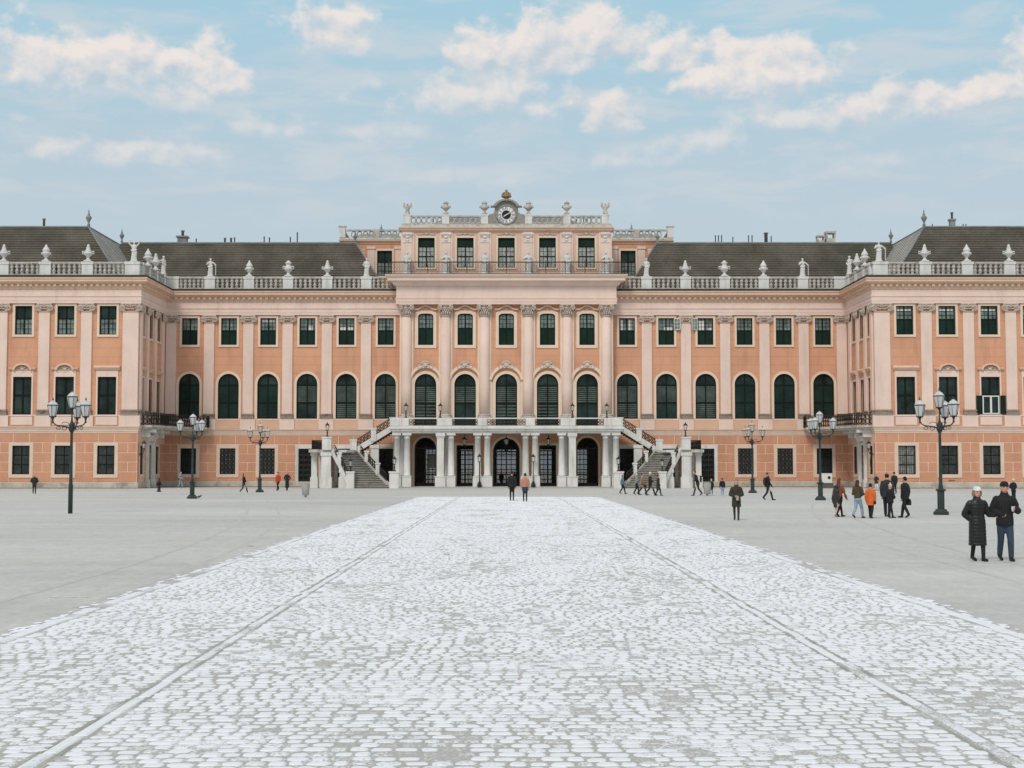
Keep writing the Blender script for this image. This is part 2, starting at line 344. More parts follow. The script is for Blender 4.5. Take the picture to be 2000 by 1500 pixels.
# cobbled road dusted with snow
RX0, RX1, RY0, RY1 = -6.15, 6.45, 6.0, 104.0
LINES = (-3.42, 3.70)
def bed_mat():
    m = bpy.data.materials.new('road_bed'); m.use_nodes = True; T = m.node_tree; b = T.nodes['Principled BSDF']
    pos = N(T, 'ShaderNodeNewGeometry').outputs['Position']
    f1 = noise(T, pos, 24, 4, 0.7); f2 = noise(T, pos, 0.5, 4, 0.6)
    c = mixc(T, mapr(T, f1, .3, .7, 0, 1), (0.36, 0.35, 0.31), (0.50, 0.495, 0.47))
    sn = mapr(T, mth(T, 'ADD', f1, mth(T, 'MULTIPLY', f2, 1.0)), 1.0, 1.2, 0, 0.85)
    wire(T, mixc(T, sn, c, (0.80, 0.81, 0.84)), b.inputs['Base Color']); b.inputs['Roughness'].default_value = .95
    return m
def cobble_mat():
    m = bpy.data.materials.new('snowy_cobble'); m.use_nodes = True; T = m.node_tree; b = T.nodes['Principled BSDF']
    pos = N(T, 'ShaderNodeNewGeometry').outputs['Position']
    at = N(T, 'ShaderNodeAttribute'); at.attribute_name = 'snow'
    f1 = noise(T, pos, 34, 4, 0.75); f2 = noise(T, vmth(T, 'MULTIPLY', pos, (1, .5, 1)), 0.55, 4, 0.6)
    k = mth(T, 'ADD', mth(T, 'MULTIPLY', at.outputs['Fac'], 1.0), mth(T, 'ADD', mth(T, 'MULTIPLY', mth(T, 'SUBTRACT', f1, .5), 1.5), mth(T, 'MULTIPLY', mth(T, 'SUBTRACT', f2, .5), 1.7)))
    stone = mixc(T, mapr(T, f1, .3, .7, 0, 1), (0.37, 0.36, 0.33), (0.52, 0.515, 0.50))
    wire(T, mixc(T, mapr(T, k, 0.22, 0.50, 0, 1), stone, (0.77, 0.78, 0.805)), b.inputs['Base Color']); b.inputs['Roughness'].default_value = .9
    return m
CM = cobble_mat()
rb = MB().add([(RX0 - .25, RY0, .004), (RX1 + .25, RY0, .004), (RX1 + .25, RY1, .004), (RX0 - .25, RY1, .004)], [(0, 1, 2, 3)])
ROAD = obj('cobbled_road', rb, bed_mat(), kind='structure')
def cobbles():
    rg = np.random.default_rng(3)
    y = RY0 + .1; near = []; V = []; Fq = []; Fn = []; S = []; nv = 0
    verts, loops, starts, tot, snow = [], [], [], [], []
    big = []
    def stone(cx, cy, hx, hy, lod):
        z0, h = 0.002, 0.004 + 0.009 * rg.random()
        if lod == 0:
            an = np.linspace(0, 2 * np.pi, 10, endpoint=False) + .3
            ex = np.sign(np.cos(an)) * np.abs(np.cos(an)) ** .5; ey = np.sign(np.sin(an)) * np.abs(np.sin(an)) ** .55
            j = 1 + (rg.random(10) - .5) * .16
            ox, oy = cx + ex * hx * j, cy + ey * hy * j
        else:
            ox = cx + np.array([-1, 1, 1, -1]) * hx * (1 + (rg.random(4) - .5) * .2); oy = cy + np.array([-1, -1, 1, 1]) * hy * (1 + (rg.random(4) - .5) * .2)
        n = len(ox); k = .72
        vv = [(ox[i], oy[i], z0) for i in range(n)] + [(cx + (ox[i] - cx) * k, cy + (oy[i] - cy) * k, z0 + h) for i in range(n)]
        ff = [(i, (i + 1) % n, n + (i + 1) % n, n + i) for i in range(n)] + [tuple(range(n, 2 * n))]
        return vv, ff
    bands = [(RX0 + .04, LINES[0] - .105), (LINES[0] + .105, LINES[1] - .105), (LINES[1] + .105, RX1 - .04)]
    row = 0
    while y < RY1 - .2:
        d = .150 + .03 * rg.random()
        for x0, x1 in bands:
            x = x0 - .15 * rg.random()
            while x < x1 - .05:
                w = .125 + .10 * rg.random(); gx, gy = .004 + .006 * rg.random(), .012 + .010 * rg.random()
                cx = min(max(x + w / 2, x0 + .06), x1 - .06)
                cy = y + d / 2 + .10 * math.sin((cx - x0) / (x1 - x0) * math.pi * 2 + .3) + (rg.random() - .5) * .03 + (.06 * (cx - x0))
                lod = 0 if cy < 42 else 1
                # joints widen a little so that they read, stones stay under their neighbours' edge
                vis = abs(cx) < cy * .362 + .2 and cy > 9.7
                if vis or cy > 16 or True:
                    st = stone(cx, cy, w / 2 - gx, d / 2 - gy, lod)
                    s = float(np.clip(rg.normal(.68, .24), -.3, 1.1))
                    if vis and cy < 12.5 and len(big) < 300 and rg.random() < 1.0: big.append((st, cx, cy, s))
                    else:
                        verts.append(st[0]); loops.append(st[1]); snow.append(s)
                x += w
        y += d; row += 1
    allv = []; allf = []; sn = []
    o = 0
    for vv, ff, s in zip(verts, loops, snow):
        allv += vv; allf += [tuple(i + o for i in f) for f in ff]; sn += [s] * len(vv); o += len(vv)
    me = bpy.data.meshes.new('cobblestones'); me.from_pydata(allv, [], allf)
    a = me.attributes.new('snow', 'FLOAT', 'POINT'); a.data.foreach_set('value', sn)
    obj('cobblestones', me, CM, ROAD, kind='stuff')
    for (vv, ff), cx, cy, s in big:
        me = bpy.data.meshes.new('cobblestone'); me.from_pydata([(a - cx, b - cy, c) for a, b, c in vv], [], ff)
        at = me.attributes.new('snow', 'FLOAT', 'POINT'); at.data.foreach_set('value', [s] * len(vv))
        obj('cobblestone', me, CM, ROAD, T3(cx, cy, 0))
    # open joints along the two double lines
    jm = mat('earth_joint', (.37, .36, .32), .95, .2, 1.5, (.74, .75, .77), 0.9, .9, fine=.2, fscale=20)
    for lx in LINES:
        for s_ in (-1, 1):
            m = MB(); yy = RY0; pv = []
            while yy < RY1:
                c = lx + s_ * .085 + (rg.random() - .5) * .04; w = .014 + .018 * rg.random(); pv.append((c - w, c + w, yy)); yy += .25 + .2 * rg.random()
            for (a0, b0, y0), (a1, b1, y1) in zip(pv[:-1], pv[1:]): m.add([(a0, y0, .0062), (b0, y0, .0062), (b1, y1, .0062), (a1, y1, .0062)], [(0, 1, 2, 3)])
            obj('earth_joint', m, jm, ROAD)
    # long edging stones: the two double lines and the outer borders
    for lx, w in ((LINES[0], .12), (LINES[1], .12), (RX0 - .12, .20), (RX1 + .12, .20)):
        yy = RY0; m = MB(); vals = []; cnt = 0
        while yy < RY1 - .5:
            L = .55 + .5 * rg.random(); jx = (rg.random() - .5) * .07
            if yy < 45:
                m2 = MB().hexa([(-w / 2, .01, .002), (w / 2, .01, .002), (w / 2, L - .015, .002), (-w / 2, L - .015, .002)],
                               [(-w / 2 + .02, .03, .013), (w / 2 - .02, .03, .013), (w / 2 - .02, L - .035, .013), (-w / 2 + .02, L - .035, .013)]).mesh('edging_stone')
                at = m2.attributes.new('snow', 'FLOAT', 'POINT'); at.data.foreach_set('value', [float(np.clip(rg.normal(.58, .22), .1, 1.2))] * 8)
                obj('edging_stone', m2, CM, ROAD, T3(lx + jx, yy, 0))
            else:
                m.hexa([(lx + jx - w / 2, yy + .01, .002), (lx + jx + w / 2, yy + .01, .002), (lx + jx + w / 2, yy + L - .015, .002), (lx + jx - w / 2, yy + L - .015, .002)],
                       [(lx + jx - w / 2 + .02, yy + .03, .012), (lx + jx + w / 2 - .02, yy + .03, .012), (lx + jx + w / 2 - .02, yy + L - .035, .012), (lx + jx - w / 2 + .02, yy + L - .035, .012)])
            yy += L
        me = m.mesh('edging_stones'); at = me.attributes.new('snow', 'FLOAT', 'POINT'); at.data.foreach_set('value', [.8] * len(me.vertices))
        obj('edging_stones', me, CM, ROAD, kind='stuff')
cobbles()

# ------------------------------------------------------------------ the palace
YM, YW, XC, YC, YP = 157.0, 145.6, 37.75, 156.0, 151.0
PAL = thing('palace', 'long orange and pink baroque palace with green windows, grey tiled roofs and white stone portico', 'palace', T3(0, YM, 0))
def opening(w, zb, zt, kind='rect', n=14):
    h = w / 2
    if kind == 'rect': return [(-h, zb), (-h, zt), (h, zt), (h, zb)]
    if kind == 'arch': return [(-h, zb)] + [(-h * math.cos(math.pi * i / n), zt - h + h * math.sin(math.pi * i / n)) for i in range(n + 1)] + [(h, zb)]
    rz = .32
    return [(-h, zb)] + [(h * -math.copysign(abs(math.cos(math.pi * i / n)) ** .55, math.cos(math.pi * i / n)), zt - rz + rz * math.sin(math.pi * i / n)) for i in range(n + 1)] + [(h, zb)]
def wallstrip(mb, x0, x1, z0, z1, holes, depth=.35):
    z = z0
    for cx, w, zb, zt, kind in sorted(holes, key=lambda h: h[2]):
        if zb > z: mb.add([(x0, 0, z), (x1, 0, z), (x1, 0, zb), (x0, 0, zb)], [(0, 1, 2, 3)])
        pts = [(cx + x, q) for x, q in opening(w, zb, zt, kind)]
        n = len(pts)
        for i in range(n // 2):
            (xa, za), (xb, zb_) = pts[i], pts[i + 1]
            if zb_ - za > 1e-6:
                mb.add([(x0, 0, za), (xa, 0, za), (xb, 0, zb_), (x0, 0, zb_)], [(0, 1, 2, 3)])
            (xa, za), (xb, zb_) = pts[n - 1 - i], pts[n - 2 - i]
            if zb_ - za > 1e-6:
                mb.add([(xa, 0, za), (x1, 0, za), (x1, 0, zb_), (xb, 0, zb_)], [(0, 1, 2, 3)])
        for i in range(n):
            a, b = pts[i], pts[(i + 1) % n]
            mb.add([(a[0], 0, a[1]), (b[0], 0, b[1]), (b[0], depth, b[1]), (a[0], depth, a[1])], [(0, 1, 2, 3)])
        z = zt
    if z < z1: mb.add([(x0, 0, z), (x1, 0, z), (x1, 0, z1), (x0, 0, z1)], [(0, 1, 2, 3)])
CACHE = {}
def cached(key, fn):
    if key not in CACHE: CACHE[key] = fn()
    return CACHE[key]
GD = .24        # how deep the sash sits in the reveal
def sash(w, zb, zt, kind, cols, rows_z, muntin=.045, frame=.10, split=True):
    """green sash frame with mullion, transoms; returns MB"""
    m = MB(); o = opening(w, zb, zt, kind); i_ = [(x * (1 - 2 * frame / w), z) for x, z in opening(w, zb, zt - frame, kind)]
    m.strip(i_, o, GD - .04, GD + .06); m.box(-w / 2, w / 2, GD - .045, GD + .06, zb, zb + frame)
    return m
def bars(m, w, z0, z1, nx, nz, t=.035, y=None, skip=()):
    y = GD - .03 if y is None else y
    for i in range(1, nx):
        if i in skip: continue
        x = -w / 2 + w * i / nx; m.box(x - t / 2, x + t / 2, y, y + .05, z0, z1)
    for j in range(1, nz):
        z = z0 + (z1 - z0) * j / nz; m.box(-w / 2, w / 2, y + .003, y + .047, z - t / 2, z + t / 2)
    return m
def pane(x0, x1, z0, z1): return MB().box(x0, x1, GD + .01, GD + .03, z0, z1)
def archpane(w, zs, side):
    h = w / 2; pts = [(0, zs)] + [(side * h * math.cos(math.pi / 2 * i / 8), zs + h * math.sin(math.pi / 2 * i / 8)) for i in range(9)]
    return MB().prism_xz(pts, GD + .01, GD + .03)
def surround(w, zb, zt, kind, t, proud, sill=True):
    m = MB(); o = opening(w + 2 * t, zb, zt + t, kind)
    m.strip(opening(w, zb, zt, kind), o, -proud, .12)
    if sill: m.box(-w / 2 - t, w / 2 + t, -proud - .04, .12, zb - t, zb - .002)
    return m
def put(M, spec, label=None):
    """spec: list of (name, mesh key, mesh fn, material); the first is the window, the rest its sub-parts"""
    w = None
    for nm, key, fn, mt in spec:
        me = cached((key, mt.name), lambda: (lambda b: b.mesh(nm))(fn()))
        o = obj(nm, me, mt, PAL if w is None else w, M)
        if w is None: w = o
    if label: w['label'] = label
    return w
def scroll_grille(w, zb, zt, y=.06, nx=4, nz=6):
    m = MB(); m.box(-w / 2, w / 2, y - .02, y + .02, zb, zb + .05); m.box(-w / 2, w / 2, y - .02, y + .02, zt - .05, zt)
    for i in range(nx + 1):
        x = -w / 2 + .02 + (w - .04) * i / nx; m.box(x - .05, x + .05, y - .018, y + .018, zb, zt)
    for i in range(nx):
        for j in range(nz):
            c = (-w / 2 + .02 + (w - .04) * (i + .5) / nx, y, zb + (zt - zb) * (j + .5) / nz)
            m.ring(c, (w / nx) * .38, (zt - zb) / nz * .36, .055, 8, 3); m.box(c[0] - w / nx / 2, c[0] + w / nx / 2, y - .01, y + .01, c[2] + (zt - zb) / nz * .38, c[2] + (zt - zb) / nz * .62)
    return m
def win_ground(M, zb, zt, w, style):
    key = ('g', round(zb, 2), round(zt, 2), w, style)
    m = [('window', key + (1,), lambda: bars(sash(w, zb, zt, 'rect', 0, 0, frame=.08), w, zb, zt, 2, 3, .08), GREEN)]
    m.append(('surround', key + (2,), lambda: surround(w, zb, zt, 'rect', .36, .06), GSUR))
    gl = {'lace': GLASSB, 'scroll': GLASSB, 'grid': GLASSD}.get(style, GLASS)
    for i, (a, b) in enumerate(((-w / 2, -.001), (.001, w / 2))):
        m.append(('pane', key + (3, i), lambda a=a, b=b: pane(a, b, zb, zt), gl))
    if style == 'scroll': m.append(('grille', key + (4,), lambda: scroll_grille(w, zb, zt), IRON))
    else: m.append(('grille', key + (4,), lambda: bars(MB(), w, zb, zt, 8, 7, .034, y=.05), IRON))
    if style == 'scroll': pass
    put(M, m)
def win_arch(M, w=2.30, zb=7.52, zt=12.5, hood=False, t=.27, proud=.07, dark=False):
    key = ('a', w, zb, zt, hood, dark); zs = zt - w / 2; zm = zs - 2.05
    def fr():
        m = sash(w, zb, zt, 'arch', 0, 0, frame=.09); m.box(-.06, .06, GD - .05, GD + .05, zb + .09, zt - .09)
        for z in (zs - .1, zm): m.box(-w / 2 + .05, w / 2 - .05, GD - .055, GD + .05, z - .065, z + .065)
        return m
    sp = [('window', key + (1,), fr, GREEN), ('surround', key + (2,), lambda: surround(w, zb, zt, 'arch', t, proud, False), CREAM)]
    for i, sd_ in enumerate((-1, 1)):
        sp.append(('pane', key + (3, i), lambda sd_=sd_: archpane(w, zs - .1, sd_), GLASS))
        a, b = sorted((0.001 * sd_, sd_ * w / 2))
        sp.append(('pane', key + (4, i), lambda a=a, b=b: pane(a, b, zm, zs - .1), GLASS))
        sp.append(('pane', key + (5, i), lambda a=a, b=b: pane(a, b, zb, zm), GLASS))
    def slats(z0, z1, n):
        m = MB()
        for k in range(n):
            z = z0 + (z1 - z0) * (k + .5) / n
            for a, b in ((-w / 2 + .10, -.07), (.07, w / 2 - .10)):
                m.add([(a, GD - .015, z - .075), (b, GD - .015, z - .075), (b, GD + .005, z + .055), (a, GD + .005, z + .055)], [(0, 1, 2, 3)])
        return m
    r = rnd.random()
    sp.append(('blind', key + (6,), lambda: slats(zm + .08, zs - .18, 8), SHUT if dark else BLIND))
    if r < .45 or dark: sp.append(('blind', key + (7,), lambda: slats(zb + .12, zm - .08, 7), SHUT if dark else BLIND))
    return put(M, sp)
def win_upper(M, w=1.75, zb=15.70, zt=18.68, style='shutter', kind='rect', t=.24, proud=.06, light=False):
    key = ('u', w, zb, zt, style, kind, light); zm = zb + (zt - zb) * .535 if style != 'wing' else zb + (zt - zb) * .56
    def fr():
        m = sash(w, zb, zt, kind, 0, 0, frame=.09); m.box(-.07, .07, GD - .05, GD + .05, zb + .09, zt - .05)
        m.box(-w / 2 + .05, w / 2 - .05, GD - .055, GD + .05, zm - .06, zm + .06)
        if style == 'wing': bars(m, w - .1, zb + .09, zm, 4, 3, .042, skip=(2,))
        else: bars(m, w - .1, zm, zt - .09, 4, 3, .042, skip=(2,))
        return m
    sp = [('window', key + (1,), fr, GREEN), ('surround', key + (2,), lambda: surround(w, zb, zt, kind, t, proud), CREAM)]
    for i, sd_ in enumerate((-1, 1)):
        a, b = sorted((0.001 * sd_, sd_ * (w / 2 - .03))); top = zt - (.12 if kind == 'seg' else .02)
        sp.append(('pane', key + (3, i), lambda a=a, b=b, top=top: pane(a, b, zm, top), GLASSL if style != 'wing' else GLASS))
        if style == 'wing': sp.append(('pane', key + (4, i), lambda a=a, b=b: pane(a, b, zb, zm), GLASSL))
        else: sp.append(('shutter', key + (4, i), lambda a=a, b=b: MB().box(a + .01, b - .01, GD - .02, GD + .03, zb + .06, zm - .05), SHUT))
    return put(M, sp)
def win_wing1(M, hood, w=1.9, zb=7.55, zt=11.43, panelled=True):
    key = ('w1', hood, w)
    def fr():
        m = sash(w, zb, zt, 'rect', 0, 0, frame=.1); m.box(-.08, .08, GD - .05, GD + .05, zb + .1, zt - .1)
        m.box(-w / 2 + .05, w / 2 - .05, GD - .055, GD + .05, 9.45, 9.63); return m
    def sur():
        m = surround(w, zb, zt, 'rect', .17, .06); m.box(-w / 2 - .17, w / 2 + .17, -.05, .05, zt + .172, 12.08); return m
    def hd():
        m = MB()
        if hood == 'flat':
            m.path([(-w / 2 - .38, 0), (w / 2 + .38, 0)], [(0, 12.1), (.12, 12.1), (.3, 12.3), (.34, 12.42), (.2, 12.55), (0, 12.6)])
        else:
            for s_ in (-1, 1): m.path([(min(s_ * .72, s_ * 1.38), 0), (max(s_ * .72, s_ * 1.38), 0)], [(0, 12.1), (.12, 12.1), (.28, 12.24), (.3, 12.34), (0, 12.38)])
            ii = [(.78 * math.cos(R(180 - 180 * i / 14)), 12.12 + .52 * math.sin(R(180 - 180 * i / 14))) for i in range(15)]
            oo = [(.96 * math.cos(R(180 - 180 * i / 14)), 12.12 + .72 * math.sin(R(180 - 180 * i / 14))) for i in range(15)]
            m.strip(ii, oo, -.3, 0)
        return m
    sp = [('window', key + (1,), fr, GREEN), ('surround', key + (2,), sur, PINK), ('hood', key + (3,), hd, PEACH)]
    if hood == 'curved':
        def orn():
            m = MB().ell((0, -.06, 12.22), (.2, .12, .17))
            for s_ in (-1, 1):
                m.ring((s_ * .36, -.08, 12.3), .17, .13, .05, 10, 5); m.ring((s_ * .56, -.08, 12.2), .1, .08, .04, 8, 5)
            for a in (50, 90, 130): m.tube([(.15 * math.cos(R(a)), -.07, 12.25 + .12 * math.sin(R(a))), (.3 * math.cos(R(a)), -.1, 12.25 + .3 * math.sin(R(a)))], [.05, .07], 5)
            m.tube([(-.45, -.04, 11.98), (0, -.05, 11.88), (.45, -.04, 11.98)], .035, 4)
            return m
        sp.append(('ornament', key + (4,), orn, CAPM))
    for i, sd_ in enumerate((-1, 1)):
        a, b = sorted((0.001 * sd_, sd_ * w / 2))
        sp.append(('pane', key + (5, i), lambda a=a, b=b: pane(a, b, zb, 9.54), GLASS)); sp.append(('pane', key + (6, i), lambda a=a, b=b: pane(a, b, 9.54, zt), GLASS))
    return put(M, sp)
# --- pilasters and columns
def volute(m, x, y, z, r, side, w=.2):
    for k, (rr, t) in enumerate(((r, .075), (r * .62, .055))):
        m.ring((x, y - .05 * k, z), rr, rr, t, 12, 5)
    m.ell((x, y - .06, z), (r * .3, .09, r * .3), 8, 5)
def capital_mesh(w):
    m = MB(); h = w / 2; zt = 18.98
    m.box(-h - .22, h + .22, -.34, 0, zt - .12, zt)
    m.box(-h - .02, h + .02, -.24, 0, zt - .9, zt - .82)
    for i in range(7):
        x = -h * .62 + 1.24 * h * i / 6; m.ell((x, -.26, zt - .24 - .05 * math.sin(math.pi * i / 6)), (.085, .07, .12), 6, 4)
    for s_ in (-1, 1):
        volute(m, s_ * (h + .06), -.27, zt - .46, .27, s_)
        m.tube([(s_ * (h + .02), -.24, zt - .66), (s_ * (h - .1), -.26, zt - .78), (s_ * (h - .3), -.25, zt - .72)], [.09, .07, .05], 5)
        m.tube([(s_ * (h - .18), -.24, zt - .44), (s_ * .3 * h, -.27, zt - .56), (0, -.28, zt - .50)], [.06, .07, .06], 5)
    m.ell((0, -.28, zt - .08), (.17, .12, .13), 8, 5)
    return m
def pilaster(M, w=1.12, ped=True, half=False, base=True):
    me = cached(('pil', w), lambda: MB().box(-w / 2, w / 2, -.18, 0, 7.52, 18.16).box(-w / 2 - .09, w / 2 + .09, -.22, 0, 7.521, 7.60).mesh('pilaster'))
    o = obj('pilaster', me, PINK, PAL, M)
    obj('capital', cached(('cap', w), lambda: capital_mesh(w).mesh('capital')), CAPM, o, M)
    h = w / 2
    obj('base', cached(('pbase', w), lambda: MB().box(-h - .15, h + .15, -.30, 0, 7.61, 7.73).box(-h - .07, h + .07, -.23, 0, 7.732, 7.90).box(-h - .12, h + .12, -.27, 0, 7.902, 8.06).mesh('base')), MOSSY, o, M)
    obj('pedestal', cached(('pped', w), lambda: MB().box(-h - .26, h + .26, -.16, 0, 6.36, 7.50).mesh('pedestal')), PINK, o, M)
    return o
def frameM(kind, side=1):
    if kind == 'main': return T3(0, YM, 0)
    if kind == 'wing': return T3(0, YW, 0)
    return T3(-XC, YW, 0, 90) if side < 0 else T3(XC, YM, 0, -90)
def block(wall, M, x0, x1, z0, z1, j=.045):
    if x1 - x0 < .14: return
    k = (round(x1 - x0, 2), round(z1 - z0, 2))
    me = cached(('blk',) + k, lambda: MB().hexa([(-k[0] / 2 + j, 0, j), (k[0] / 2 - j, 0, j), (k[0] / 2 - j, 0, k[1] - j), (-k[0] / 2 + j, 0, k[1] - j)][::1],
                                                [(-k[0] / 2 + j + .015, -.035, j + .015), (k[0] / 2 - j - .015, -.035, j + .015), (k[0] / 2 - j - .015, -.035, k[1] - j - .015), (-k[0] / 2 + j + .015, -.035, k[1] - j - .015)]).mesh('block'))
    obj('block', me, BLOCKM, wall, M @ T3((x0 + x1) / 2, 0, z0))
ROWS = ((.62, 1.72), (1.72, 2.72), (2.72, 3.67), (3.67, 4.70))
def rustic(wall, M, gaps, wins):
    """gaps: (x0, x1) wall pieces between window surrounds; wins: (cx, half width of surround, z of its foot, z of its head)"""
    for x0, x1 in gaps:
        for i, (a, b) in enumerate(ROWS):
            if i in (1, 3) and x1 - x0 > 1.2: xm = (x0 + x1) / 2; block(wall, M, x0, xm, a, b); block(wall, M, xm, x1, a, b)
            else: block(wall, M, x0, x1, a, b)
    for cx, hw, zf, zh in wins:
        if zf > .75: block(wall, M, cx - hw - .03, cx + hw + .03, .62, zf + .02)
def toprow(wall, M, xs):
    for a, b in zip(xs[:-1], xs[1:]): block(wall, M, a, b, 4.70, 5.68)

MX = [13.37 + 4.34 * k for k in range(6)]; PX = [15.54 + 4.34 * k for k in range(5)]
WX = [40.95 + 4.34 * k for k in range(5)]; WPX = [43.12 + 4.34 * k for k in range(4)]
for s in (-1, 1):
    # ---------------- recessed main range
    M = frameM('main')
    low, up = MB(), MB()
    for k, x in enumerate(MX):
        a, b = x - 2.17, x + 2.17
        if k == 0: a = 11.5
        if k == 5: b = XC
        xx = sorted((s * a, s * b)); cx = s * x
        gh = (cx, 1.72, 1.41, 4.26, 'rect') if k >= 3 else (cx, 1.75, .05, 4.22, 'rect')
        wallstrip(low, xx[0], xx[1], 0, 5.68, [gh], .4)
        wallstrip(up, xx[0], xx[1], 5.68, 21.9, [(cx, 2.30, 7.52, 12.5, 'arch'), (cx, 1.75, 15.70, 18.68, 'rect')])
        win_arch(M @ T3(cx), dark=(k in (3, 4, 5)))
        if k >= 3: win_ground(M @ T3(cx), 1.41, 4.26, 1.72, 'scroll' if k < 5 else 'plain')
        else:
            key = ('door', k)
            put(M @ T3(cx), [('door', key, lambda: bars(sash(1.75, .05, 4.22, 'rect', 0, 0, frame=.1), 1.75, .15, 4.2, 8, 3, .035), IRON),
                             ('surround', key + (1,), lambda: surround(1.75, .05, 4.22, 'rect', .36, .06, False), STONE),
                             ('grille', key + (3,), lambda: scroll_grille(1.6, .2, 4.1, .12, 3, 7), IRON),
                             ('pane', key + (2,), lambda: pane(-.87, .87, .05, 4.2), GLASS)])
    lo = obj('wall', low, JOINT, PAL, M); uo = obj('wall', up, ORANGE, PAL, M)
    hw = .86 + .36
    for k in range(1, 5):
        a, b = MX[k] + hw, MX[k + 1] - hw; g_ = tuple(sorted((s * a, s * b))); rustic(lo, M, [g_], [])
    rustic(lo, M, [tuple(sorted((s * (MX[5] + hw), s * (XC - .02))))], [(s * MX[k], hw, 1.05, 4.7) for k in (3, 4, 5)])
    rustic(lo, M, [tuple(sorted((s * (MX[0] + hw), s * (MX[1] - hw))))], [])
    xs = []
    for x in MX: xs += [x - .83, x + .83]
    toprow(lo, M, sorted([s * q for q in [11.6] + xs + [XC - .02]]))
    for x in PX: pilaster(M @ T3(s * x))
    pilaster(M @ T3(s * 37.12), 1.12)
    for x in MX:       # plain upper windows; two on the right stand open
        win_upper(M @ T3(s * x), style='shutter' if not (s > 0 and x > 25) else 'wing2')
    # ---------------- wing front
    M = frameM('wing'); low, up = MB(), MB()
    for k, x in enumerate(WX):
        a, b = (XC if k == 0 else x - 2.17), x + 2.17
        xx = sorted((s * a, s * b)); cx = s * x
        wallstrip(low, xx[0], xx[1], 0, 5.68, [(cx, 1.78, 1.45, 4.38, 'rect')], .4)
        wallstrip(up, xx[0], xx[1], 5.68, 21.9, [(cx, 1.9, 7.55, 11.43, 'rect'), (cx, 1.75, 15.78, 18.74, 'rect')])
        if k == 4: continue
        win_ground(M @ T3(cx), 1.45, 4.38, 1.78, 'lace' if (s > 0 and k == 0) else 'grid')
        win_wing1(M @ T3(cx), 'flat' if k == 0 else 'curved')
        win_upper(M @ T3(cx), zb=15.78, zt=18.74, style='wing' if s < 0 else 'shutter')
    lo = obj('wall', low, JOINT, PAL, M); uo = obj('wall', up, ORANGE, PAL, M)
    hw = .89 + .36
    gp = [tuple(sorted((s * (XC + .02), s * (WX[0] - hw))))] + [tuple(sorted((s * (WX[k] + hw), s * (WX[k + 1] - hw)))) for k in range(3)]
    rustic(lo, M, gp, [(s * WX[k], hw, 1.09, 4.7) for k in range(4)])
    xs = [XC + .02]
    for x in WX[:4]: xs += [x - .83, x + .83]
    toprow(lo, M, sorted([s * q for q in xs]))
    for x in WPX: pilaster(M @ T3(s * x))
    pilaster(M @ T3(s * 38.58), 1.62)
    # ---------------- wing return
    M = frameM('side', s); L = YM - YW
    U = (lambda w: w) if s < 0 else (lambda w: L - w)
    low, up = MB(), MB(); ws = (1.65, 4.85, 8.2); cuts = (0, 3.25, 6.5, L)
    for k, w in enumerate(ws):
        xx = sorted((U(cuts[k]), U(cuts[k + 1]))); cx = U(w)
        hole = (cx, 1.5, .05, 4.5, 'rect') if k == 1 else (cx, 1.3, 1.45, 4.38, 'rect')
        wallstrip(low, xx[0], xx[1], 0, 5.68, [hole], .4)
        wallstrip(up, xx[0], xx[1], 5.68, 21.9, [(cx, 1.4, 7.0 if k else 7.55, 11.43, 'rect'), (cx, 1.4, 15.78, 18.74, 'rect')])
        win_upper(M @ T3(cx), w=1.4, zb=15.78, zt=18.74, style='wing' if s < 0 else 'shutter', t=.2)
        key = ('sw', k)
        put(M @ T3(cx), [('window', key, lambda k=k: bars(sash(1.4, 7.0 if k else 7.55, 11.43, 'rect', 0, 0), 1.4, 7.6, 11.4, 2, 2, .1), GREEN),
                         ('surround', key + (1,), lambda k=k: surround(1.4, 7.0 if k else 7.55, 11.43, 'rect', .17, .06, False), PINK),
                         ('hood', key + (2,), lambda: MB().path([(-.98, 0), (.98, 0)], [(0, 12.1), (.12, 12.1), (.3, 12.3), (.34, 12.42), (.2, 12.55), (0, 12.6)]), PEACH),
                         ('pane', key + (3,), lambda k=k: pane(-.7, .7, 7.0 if k else 7.55, 11.4), GLASS)])
        if k != 1: win_ground(M @ T3(cx), 1.45, 4.38, 1.3, 'grid')
        else:
            put(M @ T3(cx), [('door', 'sdoor', lambda: MB().box(-.75, -.01, GD, GD + .08, .05, 4.5).box(.01, .75, GD, GD + .08, .05, 4.5), mat('brown_door', (.07, .045, .03), .6, .2)),
                             ('surround', 'sdoor1', lambda: surround(1.5, .05, 4.5, 'rect', .25, .1, False), STONE),
                             ('jamb', 'sdoor2', lambda: MB().box(-1.35, -1.02, -.28, 0, 0, 4.9).box(1.02, 1.35, -.28, 0, 0, 4.9).box(-1.5, -.95, -.38, 0, 0, .9).box(.95, 1.5, -.38, 0, 0, .9), STONE),
                             ('lintel', 'sdoor3', lambda: MB().path([(-1.6, 0), (1.6, 0)], [(0, 4.9), (.34, 4.9), (.4, 5.2), (.62, 5.3), (.66, 5.5), (0, 5.6)]), STONE)])
    lo = obj('wall', low, JOINT, PAL, M); uo = obj('wall', up, ORANGE, PAL, M)
    rustic(lo, M, [tuple(sorted((U(.02), U(.62)))), tuple(sorted((U(2.7), U(3.4)))), tuple(sorted((U(6.4), U(7.15)))), tuple(sorted((U(9.25), U(L - .05))))], [])
    for w in (3.25, 6.55, 9.9): pilaster(M @ T3(U(w)), .8)
    pilaster(M @ T3(U(.6)), .78)

